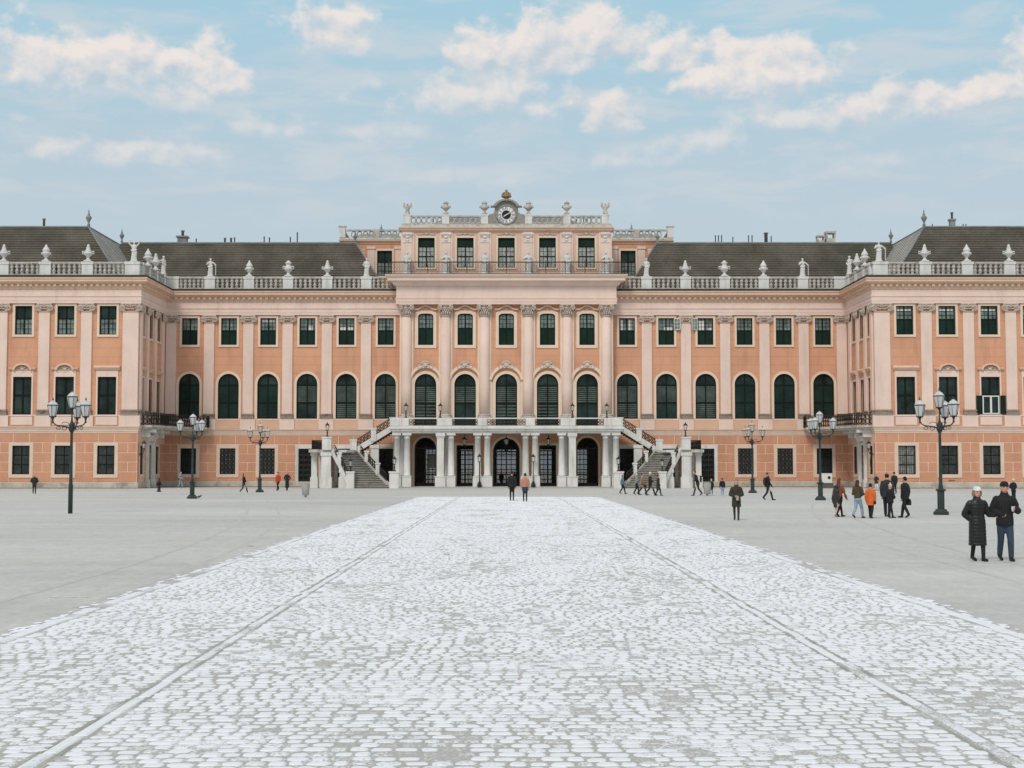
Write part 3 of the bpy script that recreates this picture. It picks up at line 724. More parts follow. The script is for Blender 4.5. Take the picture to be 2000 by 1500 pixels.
APR = mat('apron_plaster', (0.700, 0.440, 0.305), .9, .07, .5)
for s in (-1, 1):
    for x in MX: obj('window_apron', cached('apr1', lambda: MB().box(-1.33, 1.33, -.05, 0, 6.40, 7.355).mesh('window_apron')), APR, PAL, T3(s * x, YM))
    for x in WX[:4]: obj('window_apron', cached('apr2', lambda: MB().box(-1.1, 1.1, -.07, 0, 6.5, 7.34).mesh('window_apron')), PINK, PAL, T3(s * x, YW))
for x, a, b, z0, z1 in ((-MX[1], -.72, -.12, 17.35, 17.72), (-MX[1], .14, .7, 17.35, 17.72), (-MX[2], .1, .55, 17.3, 17.85), (MX[1], -.2, .7, 17.3, 17.7), (MX[2], -.7, -.1, 17.3, 18.4), (MX[2], .3, .7, 17.3, 17.6), (-MX[3], -.7, .7, 18.3, 18.5), (MX[0], -.65, -.4, 17.3, 18.5), (MX[0], .2, .5, 17.3, 18.5)):
    obj('curtain', MB().box(a, b, GD + .001, GD + .008, z0, z1), WHITEP, PAL, T3(x, YM))
for x in [s * q for q in WX[:3] for s in (1,)]: obj('curtain', MB().box(-.7, .7, GD + .001, GD + .008, 18.25, 18.42), WHITEP, PAL, T3(x, YW))
# two open casements on the right range, one window with its shutters folded out on the right wing
for x, sd_ in ((MX[1], 1), (MX[2], -1)):
    M = T3(x + sd_ * .86, YM - .08, 17.36, -28 * sd_)
    m = MB(); w = .78 * sd_
    m.box(0, w, -.03, .03, 0, .07).box(0, w, -.03, .03, 1.2, 1.27); m.box(0, .07 * sd_, -.03, .03, 0, 1.27); m.box(w - .07 * sd_, w, -.03, .03, 0, 1.27)
    m.box(w / 2 - .02, w / 2 + .02, -.025, .025, 0, 1.27).box(0, w, -.02, .02, .4, .44).box(0, w, -.02, .02, .82, .86)
    o = obj('casement', m, WHITEP, PAL, M, label='white casement standing open'); obj('pane', MB().box(min(.05 * sd_, w - .05 * sd_), max(.05 * sd_, w - .05 * sd_), -.006, .006, .06, 1.21), GLASSL, o, M)
for x in (WX[2],):
    M = T3(x, YW, 0)
    for s_ in (-1, 1):
        m = MB().box(s_ * .96, s_ * 1.5, -.16, -.09, 7.6, 9.5)
        for k in range(12): m.box(s_ * 1.0, s_ * 1.46, -.18, -.155, 7.7 + .15 * k, 7.78 + .15 * k)
        obj('shutter', m, SHUT, PAL, M, label='dark green shutter folded open')
    o = obj('casement', MB().box(-.86, .86, -.1, -.03, 7.6, 7.72).box(-.86, .86, -.1, -.03, 9.38, 9.5).box(-.86, -.74, -.1, -.03, 7.722, 9.378).box(.74, .86, -.1, -.03, 7.722, 9.378).box(-.1, .1, -.1, -.03, 7.722, 9.378), WHITEP, PAL, M, label='white inner window frame')
    obj('pane', MB().box(-.74, -.1, -.06, -.05, 7.72, 9.38), GLASS, o, M); obj('pane', MB().box(.1, .74, -.06, -.05, 7.72, 9.38), GLASS, o, M)
obj('wall_vent', MB().box(45.1, 45.85, -.03, 0, .72, .98).box(45.15, 45.8, -.05, -.031, .76, .8).box(45.15, 45.8, -.05, -.031, .84, .88), mat('rust_red', (.12, .035, .02), .8), PAL, T3(0, YW, 0))

# --- plinth, mouldings, cornices running round wing, return and main range
def ridge_run(s): return [(s * 62, YW), (s * XC, YW), (s * XC, YM), (s * 11.5, YM)] if s < 0 else [(11.5, YM), (XC, YM), (XC, YW), (62, YW)]
for s in (-1, 1):
    P = ridge_run(s)
    Z0 = Matrix()
    pl = obj('plinth', MB().path(P, [(0, 0), (.13, 0), (.13, .56), (.09, .6), (0, .6)]), PLINTH, PAL, Z0)
    # facing slabs
    def slabs(M, x0, x1):
        x = x0; i = 0
        while x < x1 - .2:
            w = min((.9, 1.25, 1.05, 1.4)[i % 4], x1 - x); i += 1
            key = ('slab', round(w, 2)); obj('slab', cached(key, lambda: MB().hexa([(.015, -.13, .03), (w - .015, -.13, .03), (w - .015, -.13, .55), (.015, -.13, .55)], [(.025, -.155, .04), (w - .025, -.155, .04), (w - .025, -.155, .54), (.025, -.155, .54)]).mesh('slab')), PLINTH, pl, M @ T3(x))
            x += w
    if s < 0: slabs(T3(0, YW), -56, -XC - .2); slabs(T3(0, YM), -XC + .3, -20.5)
    else: slabs(T3(0, YW), XC + .2, 56); slabs(T3(0, YM), 20.5, XC - .3)
    obj('string_course', MB().path(P, [(0, 5.68), (.05, 5.68), (.05, 5.82), (.1, 5.86), (.1, 6.0), (.14, 6.04), (.14, 6.16), (.22, 6.22), (.26, 6.34), (.16, 6.36), (0, 6.38)]), GSUR, PAL, Z0)
    obj('drain_edge', MB().path(P, [(.14, 0), (.42, 0), (.42, .035), (.16, .10), (.14, .10)]), MOSSY, PAL, Z0)
    obj('sill_course', MB().path(P, [(0, 7.36), (.04, 7.38), (.04, 7.5), (0, 7.51)]), PINK, PAL, Z0)
    en = obj('entablature', MB().path(P, [(0, 19.0), (.22, 19.0), (.22, 19.24), (.25, 19.25), (.25, 19.64), (.33, 19.70), (.33, 19.80), (.21, 19.82), (.21, 20.42), (0, 20.44)]), PINK, PAL, Z0)
    obj('cornice', MB().path(P, [(0, 20.44), (.26, 20.44), (.30, 20.56), (.34, 20.58), (.34, 20.95), (.62, 21.0), (.66, 21.12), (.95, 21.16), (.95, 21.38), (1.02, 21.42), (1.06, 21.56), (.98, 21.60), (0, 21.62)]), PEACH, PAL, Z0)
    dn = MB()
    def dent(M, x0, x1):
        n = int((x1 - x0) / .62)
        for i in range(n):
            x = x0 + (x1 - x0) * (i + .5) / n
            dn.add([tuple((M @ Vector(q))) for q in MB().box(x - .13, x + .13, -.60, -.335, 20.72, 20.97).v], [(0, 3, 2, 1), (4, 5, 6, 7), (0, 1, 5, 4), (1, 2, 6, 5), (2, 3, 7, 6), (3, 0, 4, 7)])
    a, b = sorted((s * 56, s * (XC - .5))); dent(T3(0, YW), a, b); a, b = sorted((s * (XC - .9), s * 11.8)); dent(T3(0, YM), a, b)
    dent(frameM('side', s), .6 if s > 0 else -.2, L + .2 if s > 0 else L - .6)
    obj('dentils', dn, CREAM, en, Z0, kind='stuff')
    obj('gutter', MB().path(P, [(0, 21.622), (1.00, 21.622), (1.00, 21.76), (.9, 21.83), (.2, 21.93), (0, 21.93)]), FLASH, PAL, Z0)
    # balustrade
    P2 = [(q[0], q[1]) for q in P]
    bal = obj('balustrade', MB().path(P2, [(-.22, 21.90), (.16, 21.90), (.16, 22.04), (-.22, 22.04)]).path(P2, [(-.22, 23.06), (.14, 23.06), (.19, 23.12), (.19, 23.24), (.12, 23.28), (-.2, 23.28), (-.27, 23.2), (-.27, 23.12)]), WEATH, PAL, Z0)
    def baluster():
        return MB().lathe([(.19, 22.04), (.19, 22.14), (.10, 22.17), (.19, 22.28), (.215, 22.37), (.11, 22.54), (.11, 22.58), (.21, 22.76), (.19, 22.88), (.10, 22.96), (.19, 22.98), (.19, 23.06)], 8)
    def pier(M, x, w):
        me = cached(('pier', round(w, 2)), lambda: MB().box(-w / 2, w / 2, -.24, .3, 21.92, 23.02).box(-w / 2 - .05, w / 2 + .05, -.3, .36, 23.022, 23.30).mesh('pier'))
        obj('pier', me, STONE, bal, M @ T3(x))
    def brun(M, xs):
        for i, (x, w) in enumerate(xs):
            pier(M, x, w)
            if i + 1 < len(xs):
                x2, w2 = xs[i + 1]; a, b = x + w / 2, x2 - w2 / 2; n = max(1, int(round((b - a) / .50)))
                for k in range(n): obj('baluster', cached('baluster', lambda: baluster().mesh('baluster')), WEATH, bal, M @ T3(a + (b - a) * (k + .5) / n, .03))
    brun(T3(0, YW), sorted([(s * 38.5, 1.5)] + [(s * x, 1.15) for x in WPX]))
    brun(T3(0, YM), sorted([(s * 37.0, 1.3)] + [(s * x, 1.15) for x in PX] + [(s * 12.3, .3)]))
    brun(frameM('side', s), sorted([(U_, .7) for U_ in ([.75, 3.3, 6.5, 9.9, 11.2] if s < 0 else [L - .75, L - 3.3, L - 6.5, L - 9.9, L - 11.2])]))
    # unseen core blocks added behind the fronts to block light
    obj('rear_wall_or_core', MB().box(s * 11.4, s * 62, YM + .9, YM + 12, 0, 22.3).box(s * (XC + .9), s * 62, YW + .9, YM + .89, 0, 22.3), DARKR, PAL, Z0)

# --- roofs
def courses(mb, a, b, c, d, n, lift=.06):
    """roof slope: a-b eave, d-c ridge, in overlapping tile courses"""
    a, b, c, d = map(Vector, (a, b, c, d)); nr = (b - a).cross(d - a).normalized()
    if nr.z < 0: nr = -nr
    for i in range(n):
        t0, t1 = i / n, (i + 1) / n
        p0, p1 = a.lerp(d, t0) + nr * lift, b.lerp(c, t0) + nr * lift
        q0, q1 = a.lerp(d, t1), b.lerp(c, t1)
        mb.add([p0, p1, q1, q0, p0 - nr * lift, p1 - nr * lift], [(0, 1, 2, 3), (0, 4, 5, 1)])
    return mb
def finial_mesh(h=2.0):
    k = h / 2.0
    return MB().lathe([(.16 * k, 0), (.16 * k, .25 * k), (.09 * k, .35 * k), (.12 * k, .5 * k), (.3 * k, .85 * k), (.34 * k, 1.0 * k), (.12 * k, 1.2 * k), (.16 * k, 1.3 * k), (.05 * k, 1.5 * k), (.09 * k, 1.62 * k), (.03 * k, 1.75 * k), (.01 * k, 2.0 * k)], 8)
for s in (-1, 1):
    ze, zr = 21.98, 27.73
    m = MB(); courses(m, (s * 43.5, YM + .9, ze), (s * 13.5, YM + .9, ze), (s * 17.2, 161.5, zr), (s * 44.2, 161.5, zr), 20)
    courses(m, (s * 13.5, YM + .9, ze), (s * 13.5, 166, ze), (s * 17.2, 161.6, zr), (s * 17.2, 161.5, zr), 20)
    m.add([(s * 44.2, 161.55, zr), (s * 17.2, 161.55, zr), (s * 13.5, 166, ze), (s * 44.2, 166, ze)], [(0, 1, 2, 3)])
    rf = obj('roof', m, ROOF, PAL, Matrix())
    obj('ridge_cap', MB().box(s * 17.0, s * 44.0, 161.38, 161.66, zr - .02, zr + .14).tube([(s * 17.2, 161.5, zr + .05), (s * 13.5, YM + .9, ze + .05)], .10, 5), LEADM, rf, Matrix())
    m = MB(); courses(m, (s * 70, YW + .9, ze), (s * 40.3, YW + .9, ze), (s * 44.6, 150.6, zr), (s * 70, 150.6, zr), 20)
    m.add([(s * 70, 150.65, zr), (s * 44.6, 150.65, zr), (s * 44.6, 166, zr), (s * 70, 166, zr)], [(0, 1, 2, 3)])
    rw = obj('roof', m, ROOF, PAL, Matrix())
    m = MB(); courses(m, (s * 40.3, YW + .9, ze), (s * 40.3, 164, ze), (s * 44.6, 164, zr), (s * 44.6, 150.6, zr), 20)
    obj('hip_slope', m, ROOFPALE, rw, Matrix())
    obj('ridge_cap', MB().box(s * 44.5, s * 70, 150.45, 150.75, zr - .02, zr + .14).tube([(s * 44.6, 150.6, zr + .06), (s * 40.3, YW + .9, ze + .06)], .12, 5).tube([(s * 44.6, 150.6, zr + .06), (s * 44.6, 164, zr + .06)], .1, 5), LEADM, rw, Matrix())
    obj('finial', cached('fin', lambda: finial_mesh(2.0).mesh('finial')), LEADM, rw, T3(s * 44.6, 150.6, zr + .1))
    obj('finial', cached('fin2', lambda: finial_mesh(1.7).mesh('finial')), LEADM, rf, T3(s * 44.0, 161.5, zr + .1))
    obj('finial', cached('fin3', lambda: finial_mesh(1.5).mesh('finial')), LEADM, rf, T3(s * 17.3, 161.5, zr + .1))
    def chimney(p, x, w, h, y=162.2, hooded=False):
        m = MB().box(x - w / 2, x + w / 2, y - w / 2, y + w / 2, zr - 1.2, zr + h)
        if hooded:
            m = MB().box(x - w / 2, x + w / 2, y - w / 2, y + w / 2, zr - 1.2, zr + h * .45)
            for a in (-1, 1):
                for b in (-1, 1): m.box(x + a * w * .46 - .09, x + a * w * .46 + .09, y + b * w * .4 - .09, y + b * w * .4 + .09, zr + h * .45, zr + h * .85)
            m.box(x - w * .6, x + w * .6, y - w * .6, y + w * .6, zr + h * .85, zr + h)
        else: m.box(x - w * .65, x + w * .65, y - w * .65, y + w * .65, zr + h, zr + h + .18)
        obj('chimney', m, LEADM if not hooded else WEATH, p, Matrix())
    def pipe(p, x, h, r=.08, y=162.0): obj('vent_pipe', MB().lathe([(r, -.8), (r, h), (r * 1.4, h), (r * 1.4, h + .12), (r * .6, h + .16)], 7, (x, y, zr)), LEADM, p, Matrix())
    if s < 0:
        chimney(rf, -37.2, 1.0, .75); pipe(rf, -37.2, 1.5, .16, 162.2)
        for x, h in ((-35.6, .5), (-32.3, .6), (-31.6, .6), (-31.2, .65), (-27.8, .75), (-27.2, .65), (-24.8, .7), (-24.0, 1.25)): pipe(rf, x, h, .07 if h != .6 else .11)
        pipe(rw, -49.5, .9, .13, 151.0)
    else:
        for x, h in ((24.0, .9), (24.35, .9), (24.7, .9), (26.0, .7), (27.8, .9), (28.2, .9), (29.8, 1.2), (30.4, .8)): pipe(rf, x, h, .06 if h < 1.2 else .2)
        chimney(rf, 36.1, .8, 1.0, 162.2, True); chimney(rf, 37.2, 1.0, 1.45, 162.2, True)
        chimney(rw, 47.75, .55, .8, 151.1); pipe(rw, 47.75, 1.6, .12, 151.1)
        for x in (45.6, 48.9, 49.2): pipe(rw, x, .3, .05, 151.0)

# ------------------------------------------------------------------ central block
CXW = [0, 4.53, 8.88]; CXC = [2.40, 6.68, 10.98]
M = T3(0, YC, 0)
up, low = MB(), MB()
cols_x = [-11.5, -6.68, -2.4, 2.4, 6.68, 11.5]
for i, x in enumerate([-8.88, -4.53, 0, 4.53, 8.88]):
    a, b = cols_x[i], cols_x[i + 1]
    wallstrip(up, a, b, 6.4, 21.0, [(x, 2.36, 6.5, 12.42, 'arch'), (x, 1.68, 15.6, 19.08, 'seg')])
    gh = {0: (x, 2.36, .12, 5.42, 'arch'), 1: (x, 1.85, .12, 4.58, 'rect'), 2: (x, 2.92, .12, 5.35, 'arch'), 3: (x, 1.85, .12, 4.58, 'rect'), 4: (x, 2.36, .12, 5.42, 'arch')}[i]
    wallstrip(low, a, b, .1, 6.4, [gh], .6)
    win_arch(M @ T3(x), 2.36, 6.5, 12.42, t=.32)
    win_upper(M @ T3(x), 1.68, 15.6, 19.08, 'shutter', 'seg', t=.34)
up.add([(-11.5, 0, 0), (-11.5, 1, 0), (-11.5, 1, 22), (-11.5, 0, 22)], [(0, 1, 2, 3)]); up.add([(11.5, 0, 0), (11.5, 1, 0), (11.5, 1, 22), (11.5, 0, 22)], [(0, 1, 2, 3)])
wc = obj('wall', up, ORANGE, PAL, M); wl = obj('wall', low, ORANGE, PAL, M)
def hood_arch():
    m = MB(); n = 18
    ii = [(1.62 * math.cos(R(170 - 160 * i / n)), 11.45 + 1.62 * math.sin(R(170 - 160 * i / n))) for i in range(n + 1)]
    oo = [(1.92 * math.cos(R(170 - 160 * i / n)), 11.45 + 1.95 * math.sin(R(170 - 160 * i / n))) for i in range(n + 1)]
    m.strip(ii, oo, -.30, 0)
    for s_ in (-1, 1): m.box(s_ * 1.52, s_ * 1.74, -.12, 0, 6.5, 11.5)
    return m
def cartouche():
    m = MB().ell((0, -.3, 13.35), (.30, .16, .26), 10, 6)
    for a in range(-60, 61, 20): m.tube([(.2 * math.sin(R(a)), -.28, 13.4 + .1 * math.cos(R(a))), (.62 * math.sin(R(a)), -.32, 13.38 + .5 * math.cos(R(a)))], [.06, .10], 5)
    for s_ in (-1, 1):
        m.ring((s_ * .62, -.28, 13.2), .2, .2, .07, 10, 5); m.tube([(s_ * .3, -.25, 13.15), (s_ * .8, -.25, 12.98), (s_ * 1.05, -.22, 12.72)], [.1, .09, .04], 5)
    return m
def hood_seg():
    m = MB(); pts = [(-1.28, 19.45), (-.8, 19.47), (-.55, 19.62), (-.28, 19.80), (0, 19.86), (.28, 19.80), (.55, 19.62), (.8, 19.47), (1.28, 19.45)]
    m.strip(pts, [(x * 1.03, z + .14) for x, z in pts], -.26, 0)
    m.ring((-.24, -.06, 19.50), .15, .10, .045, 8, 4); m.ring((.24, -.06, 19.50), .15, .10, .045, 8, 4); m.ell((0, -.06, 19.55), (.1, .06, .13), 6, 4)
    return m
for x in (-8.88, -4.53, 0, 4.53, 8.88):
    o = obj('arch_moulding', cached('ha', lambda: hood_arch().mesh('arch_moulding')), CREAM, PAL, M @ T3(x))
    obj('cartouche', cached('ct', lambda: cartouche().mesh('cartouche')), CAPM, o, M @ T3(x))
    obj('window_hood', cached('hs', lambda: hood_seg().mesh('window_hood')), PEACH, PAL, M @ T3(x))
def big_capital():
    m = MB(); zt = 20.05
    m.prism_xy([(-.80, -.80), (-.5, -.72), (.5, -.72), (.80, -.80), (.72, -.4), (.72, .2), (-.72, .2), (-.72, -.4)], zt - .14, zt)
    m.lathe([(.56, zt - 1.36), (.62, zt - 1.33), (.62, zt - 1.26), (.55, zt - 1.24), (.52, zt - 1.0), (.55, zt - .5), (.66, zt - .14)], 14)
    for i in range(9):
        a = R(180 + 180 * i / 8); c, q = math.cos(a), math.sin(a)
        m.tube([(.55 * c, .55 * q, zt - 1.2), (.62 * c, .62 * q, zt - .95), (.72 * c, .72 * q, zt - .84), (.74 * c, .74 * q, zt - .92)], [.11, .10, .07, .03], 5)
    for i in range(8):
        a = R(180 + 180 * (i + .5) / 8); c, q = math.cos(a), math.sin(a)
        m.tube([(.54 * c, .54 * q, zt - .9), (.64 * c, .64 * q, zt - .66), (.75 * c, .75 * q, zt - .58)], [.09, .08, .04], 5)
    for s_ in (-1, 1):
        for k, (rr, t) in enumerate(((.22, .07), (.11, .06))): m.ring((s_ * .62, -.66 - .04 * k, zt - .36), rr, rr, t, 10, 5)
        m.tube([(s_ * .2, -.6, zt - .6), (s_ * .42, -.66, zt - .28), (s_ * .62, -.68, zt - .16)], .055, 5)
    m.ell((0, -.74, zt - .1), (.16, .1, .14), 8, 5); m.ell((0, -.6, zt - .4), (.12, .08, .16), 8, 5)
    return m
for x in CXC:
    for s in (-1, 1):
        Mc = T3(s * x, YC - .12, 0)
        o = obj('column', cached('gcol', lambda: MB().lathe([(.585, 8.0), (.585, 11), (.57, 14), (.53, 18.7)], 20).mesh('column')), PINK, PAL, Mc)
        obj('capital', cached('gcap', lambda: big_capital().mesh('capital')), CAPM, o, Mc)
        obj('base', cached('gbase', lambda: MB().box(-.82, .82, -.82, .1, 7.45, 7.6).lathe([(.8, 7.602), (.82, 7.68), (.8, 7.75), (.68, 7.77), (.68, 7.83), (.72, 7.86), (.7, 7.94), (.6, 8.0)], 18).mesh('base')), WEATH, o, Mc)
        obj('pedestal', cached('gped', lambda: MB().box(-.8, .8, -.8, .1, 6.46, 7.449).mesh('pedestal')), PINK, o, Mc)
        obj('backing_strip', cached('gback', lambda: MB().box(-.76, .76, .02, .115, 7.0, 20.0).mesh('backing_strip')), CREAM, o, Mc)
PC = [(-11.5, YM), (-11.5, YC), (11.5, YC), (11.5, YM)]
obj('entablature', MB().path(PC, [(-.3, 20.05), (.62, 20.05), (.62, 20.3), (.66, 20.32), (.66, 20.62), (.72, 20.66), (.72, 20.74), (.60, 20.76), (.60, 21.98), (-.3, 22.0)]), PINK, PAL, Matrix())
obj('cornice', MB().path(PC, [(-.3, 22.002), (.66, 22.002), (.74, 22.12), (.95, 22.2), (1.0, 22.42), (1.1, 22.46), (1.5, 22.56), (1.52, 22.86), (1.62, 22.92), (1.75, 23.1), (1.78, 23.22), (-.3, 23.24)]), PINK, PAL, Matrix())
obj('gutter', MB().path(PC, [(-.3, 23.242), (1.74, 23.242), (1.74, 23.30), (-.3, 23.40)]), FLASH, PAL, Matrix())
# attic storey
M = T3(0, YM, 0); at = MB()
for i, x in enumerate([-8.9, -4.57, 0, 4.57, 8.9]):
    wallstrip(at, cols_x[i] if i else -11.55, cols_x[i + 1] if i < 4 else 11.55, 23.2, 28.6, [(x, 1.85, 24.33, 27.65, 'rect')])
    def fr():
        m = sash(1.85, 24.33, 27.65, 'rect', 0, 0, frame=.09); m.box(-.06, .06, GD - .05, GD + .05, 24.42, 26.7)
        for z in (25.6, 26.68): m.box(-.88, .88, GD - .055, GD + .05, z - .05, z + .05)
        bars(m, 1.75, 24.42, 25.6, 4, 2, .03, skip=(2,)); bars(m, 1.75, 25.6, 26.68, 4, 2, .03, skip=(2,)); return m
    sp = [('window', 'att1', fr, GREEN), ('surround', 'att2', lambda: surround(1.85, 24.33, 27.65, 'rect', .22, .05), CREAM),
          ('shutter', 'att3', lambda: MB().box(-.92, .92, GD - .03, GD + .03, 26.68, 27.62), SHUT)]
    for k, (a, b, c, d) in enumerate(((-.92, -.001, 24.35, 25.6), (.001, .92, 24.35, 25.6), (-.92, -.001, 25.6, 26.68), (.001, .92, 25.6, 26.68))):
        sp.append(('pane', 'att4%d' % k, lambda a=a, b=b, c=c, d=d: pane(a, b, c, d), GLASSB))
    def orn():
        m = MB().tube([(-1.0, -.06, 28.0), (-.5, -.08, 28.0), (-.25, -.1, 28.12), (0, -.1, 28.18), (.25, -.1, 28.12), (.5, -.08, 28.0), (1.0, -.06, 28.0)], .05, 5)
        m.ell((0, -.08, 28.05), (.18, .08, .1), 8, 5); return m
    sp.append(('ornament', 'att5', orn, CAPM))
    put(M @ T3(x), sp)
at.add([(-11.55, 0, 23.2), (-11.55, 8, 23.2), (-11.55, 8, 28.6), (-11.55, 0, 28.6)], [(0, 1, 2, 3)]); at.add([(11.55, 0, 23.2), (11.55, 8, 23.2), (11.55, 8, 28.6), (11.55, 0, 28.6)], [(0, 1, 2, 3)])
obj('wall', at, mat('attic_stucco', (0.70, 0.48, 0.365), .9, .06, .5), PAL, M)
for x in (-11.0, -6.7, -2.4, 2.4, 6.7, 11.0):
    o = obj('pilaster', cached('apil', lambda: MB().box(-.5, .5, -.14, 0, 23.4, 28.3).box(-.72, .72, -.07, 0, 23.4, 28.3).mesh('pilaster')), PINK, PAL, M @ T3(x))
    obj('capital', cached('acap', lambda: MB().box(-.58, .58, -.24, -.142, 28.0, 28.14).box(-.5, .5, -.2, -.142, 27.1, 27.2).ring((-.4, -.2, 27.85), .1, .1, .05, 8, 5).ring((.4, -.2, 27.85), .1, .1, .05, 8, 5).ell((0, -.18, 27.7), (.25, .08, .14), 8, 5).ell((0, -.18, 27.35), (.2, .06, .12), 8, 5).mesh('capital')), STONE, o, M @ T3(x))
PA = [(-11.55, YM + 8), (-11.55, YM), (11.55, YM), (11.55, YM + 8)]
obj('attic_cornice', MB().path(PA, [(-.2, 28.32), (.1, 28.32), (.14, 28.42), (.3, 28.46), (.3, 28.6), (.42, 28.66), (.44, 28.76), (-.2, 28.78)]), PEACH, PAL, Matrix())
tb = obj('balustrade', MB().path(PA, [(-.3, 28.782), (.36, 28.782), (.30, 28.9), (.14, 29.02), (.14, 29.22), (-.3, 29.22)]).path([(-11.4, YM + .05), (-3.0, YM + .05)], [(-.2, 30.0), (.14, 30.0), (.14, 30.16), (-.2, 30.16)]).path([(3.0, YM + .05), (11.4, YM + .05)], [(-.2, 30.0), (.14, 30.0), (.14, 30.16), (-.2, 30.16)]), WEATH, PAL, Matrix())
TP = [-11.05, -6.75, -2.43, 2.47, 6.73, 11.0]
for x in TP: obj('pier', cached('tpier', lambda: MB().box(-.4, .4, -.16, .3, 29.222, 30.1).box(-.45, .45, -.2, .35, 30.102, 30.28).mesh('pier')), STONE, tb, M @ T3(x))
for a, b in ((-11.05, -6.75), (-6.75, -2.43), (2.47, 6.73), (6.73, 11.0)):
    n = 6
    for k in range(n):
        x = a + .4 + (b - a - .8) * (k + .5) / n
        obj('pierced_ring', cached('pring', lambda: MB().ring((0, 0, 29.61), .27, .31, .075, 12, 5).mesh('pierced_ring')), WEATH, tb, M @ T3(x, .05))
# side attics set back beside the centre
for s in (-1, 1):
    Ms = T3(0, 163, 0); sw = MB(); a, b = sorted((s * 11.56, s * 16.3)); wallstrip(sw, a, b, 21.5, 28.2, [(s * 14.05, 1.72, 24.2, 27.12, 'rect')]); a, b = sorted((s * 16.3, s * 18.9)); wallstrip(sw, a, b, 21.5, 28.2, [(s * 17.4, 1.6, 24.2, 27.12, 'rect')])
    obj('wall', sw, ORANGE, PAL, Ms)
    win_upper(Ms @ T3(s * 14.05), 1.72, 24.2, 27.12, 'wing'); win_upper(Ms @ T3(s * 17.4), 1.6, 24.2, 27.12, 'wing')
    for x in (12.4, 15.6): obj('pilaster', MB().box(s * x - .42, s * x + .42, -.12, 0, 23, 27.3).box(s * x - .5, s * x + .5, -.2, 0, 27.302, 27.6), PINK, PAL, Ms)
    Pq = [(-19.0, 170), (-19.0, 163), (-11.56, 163)] if s < 0 else [(11.56, 163), (19.0, 163), (19.0, 170)]
    obj('attic_cornice', MB().path(Pq, [(-.3, 27.9), (.06, 27.9), (.12, 28.1), (.3, 28.2), (.34, 28.36), (-.3, 28.4)]), PEACH, PAL, Matrix())
    sb = obj('balustrade', MB().path(Pq, [(-.3, 28.402), (.2, 28.402), (.1, 28.62), (-.3, 28.62)]).path(Pq, [(-.25, 29.42), (.1, 29.42), (.1, 29.6), (-.25, 29.6)]), WEATH, PAL, Matrix())
    obj('pier', MB().box(s * 18.6, s * 19.3, 162.8, 163.4, 28.622, 29.9).box(s * 18.5, s * 19.4, 162.7, 163.5, 29.9, 30.05), STONE, sb, Matrix())
    for k in range(9):
        x = s * (12.2 + .68 * k); obj('pierced_ring', cached('pring2', lambda: MB().ring((0, 0, 29.02), .26, .36, .075, 10, 5).mesh('pierced_ring')), WEATH, sb, T3(x, 163.05))
    for x in (15.0,): obj('pier', MB().box(s * x - .35, s * x + .35, 162.85, 163.25, 28.622, 29.42), WEATH, sb, Matrix())
    obj('roof', MB().hexa([(s * 12, 164, 28.4), (s * 18.4, 164, 28.4), (s * 18.4, 172, 28.4), (s * 12, 172, 28.4)], [(s * 13, 167, 29.75), (s * 17.2, 167, 29.75), (s * 17.2, 170, 29.75), (s * 13, 170, 29.75)]), LEADM, PAL, Matrix())
    obj('finial', cached('fin4', lambda: finial_mesh(1.5).mesh('finial')), LEADM, PAL, T3(s * 14.9, 168, 29.7))
    obj('rear_wall_or_core', MB().box(s * 11.56, s * 18.9, 163.9, 172, 22.31, 28.39), DARKR, PAL, Matrix())  # unseen core block added behind the side attic to block light
rc = obj('roof', MB().hexa([(-11.2, YM + 2.8, 28.8), (11.2, YM + 2.8, 28.8), (11.2, 172, 28.8), (-11.2, 172, 28.8)], [(-6.3, 163, 31.1), (6.3, 163, 31.1), (6.3, 168, 31.1), (-6.3, 168, 31.1)]), mat('zinc_roof', (.20, .205, .21), .6, .2, 1.0), PAL, Matrix())
for x in (8.0, 8.4, 8.8, 9.2, 9.6, -8.3): obj('vent_pipe', MB().lathe([(.05, 0), (.05, 1.6), (.08, 1.6), (.08, 1.7)], 6, (x, 160.5, 29)), LEADM, rc, Matrix())
obj('rear_wall_or_core', MB().box(-11.39, 11.39, YM + .9, 172, 6.4, 28.7), DARKR, PAL, Matrix())  # unseen core block added above the hall to block light
# clock
Mk = T3(0, YM - .12, 30.22)
def circ(r, n=32): return [(r * math.cos(2 * math.pi * i / n), r * math.sin(2 * math.pi * i / n)) for i in range(n)]
housing = MB()
outl = [(-2.05, -1.0), (-2.05, .02), (-1.55, .12), (-1.35, .3), (-1.3, .7), (-1.22, .95), (-.8, 1.35), (-.3, 1.5), (0, 1.52), (.3, 1.5), (.8, 1.35), (1.22, .95), (1.3, .7), (1.35, .3), (1.55, .12), (2.05, .02), (2.05, -1.0)]
housing.prism_xz(outl, .05, .5)
ck = obj('clock', housing, WEATHD, PAL, Mk)
hi = [(1.22 * math.cos(R(160 - 140 * i / 14)), .55 + 1.0 * math.sin(R(160 - 140 * i / 14))) for i in range(15)]
ho = [(1.55 * math.cos(R(160 - 140 * i / 14)), .55 + 1.18 * math.sin(R(160 - 140 * i / 14))) for i in range(15)]
obj('pediment', MB().strip(hi, ho, -.35, .5).box(-1.75, -1.1, -.3, .4, .86, .99).box(1.1, 1.75, -.3, .4, .86, .99), WEATHD, ck, Mk)
obj('rim', MB().ring((0, .02, 0), 1.05, 1.05, .13, 32, 6), WEATHD, ck, Mk)
fc = obj('dial', MB().prism_xz(circ(1.0), -.02, .06), mat('clock_dial', (.78, .79, .80), .6, .05), ck, Mk)
obj('dial_centre', MB().prism_xz(circ(.5), -.05, -.022), mat('clock_black', (.012, .013, .015), .5), ck, Mk)
